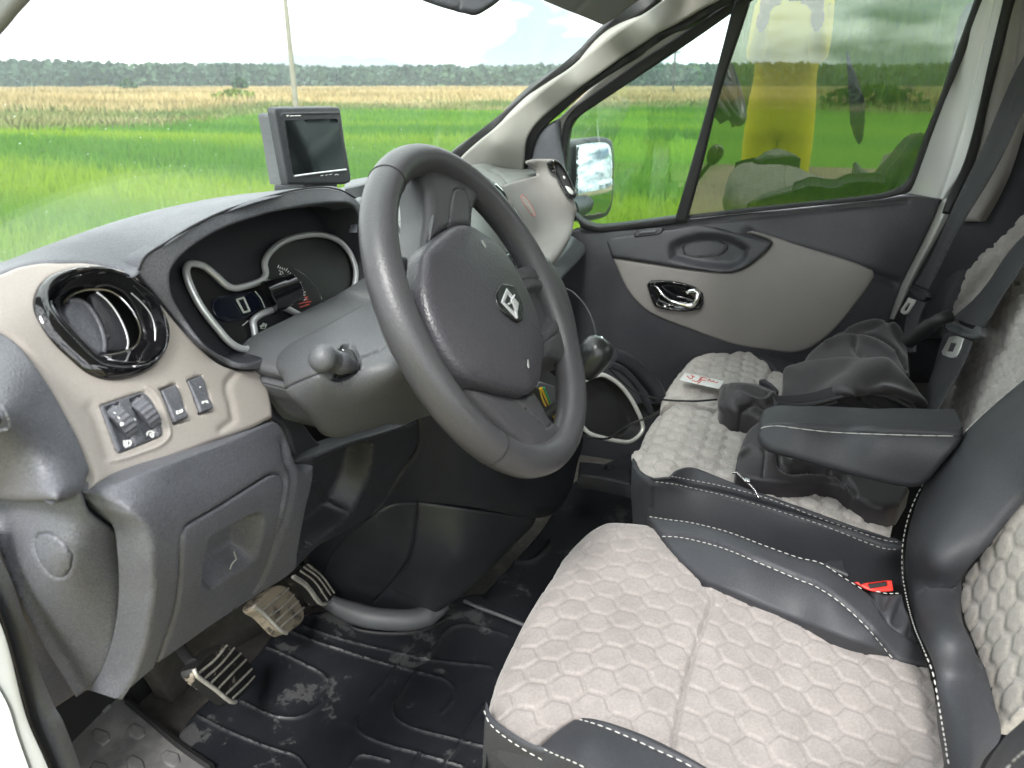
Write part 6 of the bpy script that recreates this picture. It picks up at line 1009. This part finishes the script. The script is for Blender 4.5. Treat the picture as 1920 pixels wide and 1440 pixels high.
tube('mat_edge', smooth3([at(870, 1127, z=.605), at(900, 1140, z=.602), at(935, 1153, z=.602), at(990, 1175, z=.602)], 5), 0.004, M['shroud'], fm, 8)
fm2 = thing('floor_mat', 'dark rubber mat in the gap between driver seat and bench', 'floor mat', (1.25, 0.35, 0.58))
panel('mat_tray', [(900, 1120), (1010, 1000), (1080, 900), (1200, 840), (1230, 1000), (1190, 1020), (1120, 1080), (1000, 1180)], Plane((0, 0, 1), (1.2, 0.3, 0.60)), M['mat'], fm2, th=0.02, rnd=0.004, back=(0, 0, -1), step=9, reliefs=[('groove', e3([(1420, 870), (1560, 880), (1680, 880), (1760, 820), (1780, 780)]), 3, -0.004)])
g_ = 'three ribbed foot pedals'
def pedal(name, label, out, ribs, surf, m, armp, low):
    t = thing(name, label, 'pedal', tuple(pos(surf, np.array([out[0][0]]), np.array([out[0][1]]))[0]), g_)
    panel('pad', out, surf, m, t, th=0.018, rnd=0.004, step=3.4)
    mk('pad_rim', *join([tube_mesh(on(surf, low, 0.0005, 4), 0.0035, 8)]), M['pedalrib'], t)
    for r in ribs: mk('rib', *tube_mesh(on(surf, r, 0.0012, 4), 0.0020, 6), M['pedalrib'], t)
    tube('arm', armp, 0.009, M['black'], t, 10)
ps1 = Sheet([(365, 1255, 'y', .755), (415, 1208, 'y', .775), (478, 1265, 'y', .765), (435, 1315, 'y', .735), (420, 1260, 'y', .757)])
pedal('clutch_pedal', 'leftmost pedal, black with clean pale ribs', e4([(185, 735), (215, 700), (320, 612), (350, 606), (400, 620), (450, 655), (500, 710), (518, 750), (518, 800), (470, 870), (410, 920), (385, 918), (300, 850), (200, 775)]), [e4(a) for a in ([(215, 760), (300, 690), (365, 612)], [(245, 790), (330, 715), (405, 625)], [(280, 815), (360, 735), (440, 655)], [(320, 845), (400, 760), (470, 690)], [(360, 878), (440, 800), (500, 740)], [(395, 900), (470, 830), (515, 780)])], ps1, M['pedal'], [at(360, 1245, y=.775), at(345, 1225, y=.82), at(330, 1200, y=.90)], e4([(185, 740), (200, 775), (300, 850), (385, 918), (412, 920)]))
ps2 = Sheet([(480, 1135, 'y', .755), (530, 1097, 'y', .775), (572, 1140, 'y', .765), (540, 1186, 'y', .735), (525, 1140, 'y', .757)])
pedal('brake_pedal', 'middle pedal caked with brown mud', e4([(512, 395), (530, 370), (600, 310), (650, 282), (690, 290), (740, 340), (780, 400), (792, 440), (780, 480), (720, 530), (690, 545), (660, 530), (570, 440), (525, 415)]), [e4(a) for a in ([(560, 420), (640, 350), (700, 300)], [(600, 450), (680, 390), (730, 335)], [(635, 480), (700, 420), (755, 370)], [(660, 510), (730, 450), (785, 405)])], ps2, M['pedaldirty'], [at(490, 1120, y=.78), at(500, 1090, y=.84), at(500, 1060, y=.92)], e4([(514, 398), (570, 442), (660, 532), (690, 545)]))
ps3 = Sheet([(550, 1078, 'y', .76), (585, 1058, 'y', .775), (628, 1105, 'y', .76), (605, 1130, 'y', .745), (590, 1095, 'y', .758)])
pedal('accelerator_pedal', 'rightmost slim pedal with long ribs beside the console', e4([(722, 235), (760, 195), (810, 162), (840, 175), (880, 220), (940, 290), (958, 320), (945, 355), (900, 385), (880, 385), (860, 370), (800, 290)]), [e4(a) for a in ([(735, 230), (800, 275), (870, 365), (885, 380)], [(765, 205), (840, 260), (900, 345), (912, 365)], [(785, 185), (860, 240), (930, 335)], [(805, 170), (880, 230), (950, 325)])], ps3, M['pedal'], [at(570, 1075, y=.79), at(560, 1050, y=.85), at(560, 1030, y=.93)], e4([(724, 238), (800, 292), (860, 372), (882, 386), (902, 384)]))

# ================================================================== the photographer, seen only as a reflection in the tinted glass
pr = thing('person', 'person in a long yellow coat reflected in the tinted rear side window', 'person', (-0.42, 0.11, 0))
me = bpy.data.meshes.new('body'); ox, oy = -0.42, 0.11
J = {'pel': (0, 0, .95), 'wst': (0.02, 0, 1.1), 'che': (0.02, 0, 1.32), 'nb': (0.02, 0, 1.47), 'nk': (0.04, 0, 1.54), 'hd': (0.06, 0, 1.64), 'ht': (0.05, 0, 1.76),
     'shl': (0.02, .13, 1.43), 'ell': (0.17, .14, 1.22), 'wrl': (0.33, .11, 1.46), 'shr': (0.02, -.13, 1.43), 'elr': (0.17, -.14, 1.22), 'wrr': (0.33, -.11, 1.46),
     'hl': (0, .07, .90), 'kl': (0.02, .07, .42), 'al': (0, .13, .09), 'tl': (0.16, .14, .04), 'hr': (0, -.07, .90), 'kr': (0.02, -.07, .42), 'ar': (0, -.13, .09), 'tr': (0.16, -.14, .04)}
R_ = {'pel': (.16, .12), 'wst': (.15, .115), 'che': (.175, .13), 'nb': (.10, .08), 'nk': (.06, .06), 'hd': (.085, .095), 'ht': (.06, .07), 'sh': (.07, .065), 'el': (.05, .048), 'wr': (.032, .03), 'h': (.14, .12), 'k': (.12, .10), 'a': (.045, .05), 't': (.04, .035)}
E_ = [('pel', 'wst'), ('wst', 'che'), ('che', 'nb'), ('nb', 'nk'), ('nk', 'hd'), ('hd', 'ht'), ('nb', 'shl'), ('shl', 'ell'), ('ell', 'wrl'), ('nb', 'shr'), ('shr', 'elr'), ('elr', 'wrr'), ('pel', 'hl'), ('hl', 'kl'), ('kl', 'al'), ('al', 'tl'), ('pel', 'hr'), ('hr', 'kr'), ('kr', 'ar'), ('ar', 'tr')]
ks_ = list(J); me.from_pydata([J[k] for k in ks_], [(ks_.index(a), ks_.index(b)) for a, b in E_], [])
body = bpy.data.objects.new('body', me); COL.objects.link(body); body.parent = pr
bpy.context.view_layer.objects.active = body
md_ = body.modifiers.new('skin', 'SKIN'); md_.use_smooth_shade = True
for i, k in enumerate(ks_):
    r = R_.get(k) or R_[k[:-1]]; me.skin_vertices[0].data[i].radius = r
me.skin_vertices[0].data[0].use_root = True
body.modifiers.new('sub', 'SUBSURF').levels = 2; body.modifiers['sub'].render_levels = 2
bpy.context.view_layer.update(); dg = bpy.context.evaluated_depsgraph_get(); nm_ = bpy.data.meshes.new_from_object(body.evaluated_get(dg)); body.modifiers.clear(); body.data = nm_; nm_.materials.clear()
for m_ in (mat('yellow_cloth', (0.78, 0.74, 0.02), 0.8), mat('dark_trousers', (0.03, 0.03, 0.04), 0.9), mat('skin_tone', (0.45, 0.27, 0.2), 0.55), mat('brown_hair', (0.05, 0.035, 0.025), 0.8)): nm_.materials.append(m_)
for p in nm_.polygons:
    c = p.center; p.use_smooth = True
    p.material_index = 3 if c.z > 1.70 or (c.z > 1.6 and c.x < 0.03) else 2 if c.z > 1.53 or c.x > 0.31 else 0 if c.z > 0.14 else 1
skm = nm_.materials[2]
for s in (1, -1):                                                 # hands: palm, four fingers and a thumb closed on the phone
    w0 = Vector((0.33, 0.11*s, 1.46)); hd = [tube_mesh([w0, w0+Vector((0.03, -0.01*s, 0.03)), w0+Vector((0.06, -0.02*s, 0.055))], [0.026, 0.036, 0.03], 12)]
    for k in range(4):
        b0_ = w0+Vector((0.062, -0.018*s+0.0, 0.030+0.016*k)); L_ = (0.05, 0.06, 0.058, 0.048)[k]
        hd.append(tube_mesh([b0_, b0_+Vector((0.014, -0.3*L_*s, 0.002)), b0_+Vector((0.012, -0.7*L_*s, 0.003)), b0_+Vector((0.004, -L_*s, 0.003))], [0.009, 0.0088, 0.008, 0.006], 8))
    hd.append(tube_mesh([w0+Vector((0.035, -0.02*s, 0.03)), w0+Vector((0.045, -0.05*s, 0.05)), w0+Vector((0.05, -0.075*s, 0.06))], [0.013, 0.011, 0.008], 8))
    v, f = join(hd); mk('hand', v+np.array([ox, oy, 0]), f, skm, pr)
mk('nose', *lathe([(0.016, 0), (0.013, 0.012), (0.006, 0.024)], (ox+0.135, oy, 1.625), (1, 0, -0.35), 10), skm, pr)
for s in (1, -1):
    mk('eye', *lathe([(0.001, 0.012), (0.009, 0.008), (0.012, 0)], (ox+0.133, oy+0.033*s, 1.655), (1, 0, 0), 12), M['white'], pr)
    mk('ear', *lathe([(0.012, 0), (0.026, 0.004), (0.024, 0.012), (0.01, 0.014)], (ox+0.05, oy+0.088*s, 1.645), (0, s, 0), 14), skm, pr)
mk('mouth', *tube_mesh([(ox+0.138, oy-0.024, 1.588), (ox+0.146, oy, 1.586), (ox+0.138, oy+0.024, 1.588)], 0.004, 6), mat('lips', (0.35, 0.12, 0.1), 0.5), pr)
ph = mk('phone', *box((-0.022, -0.040+0.04, 1.50), (-0.013, 0.120+0.0, 1.575), 0.003), M['gloss']); tag(ph, 'black phone held up in both hands by the reflected person in yellow', 'phone')
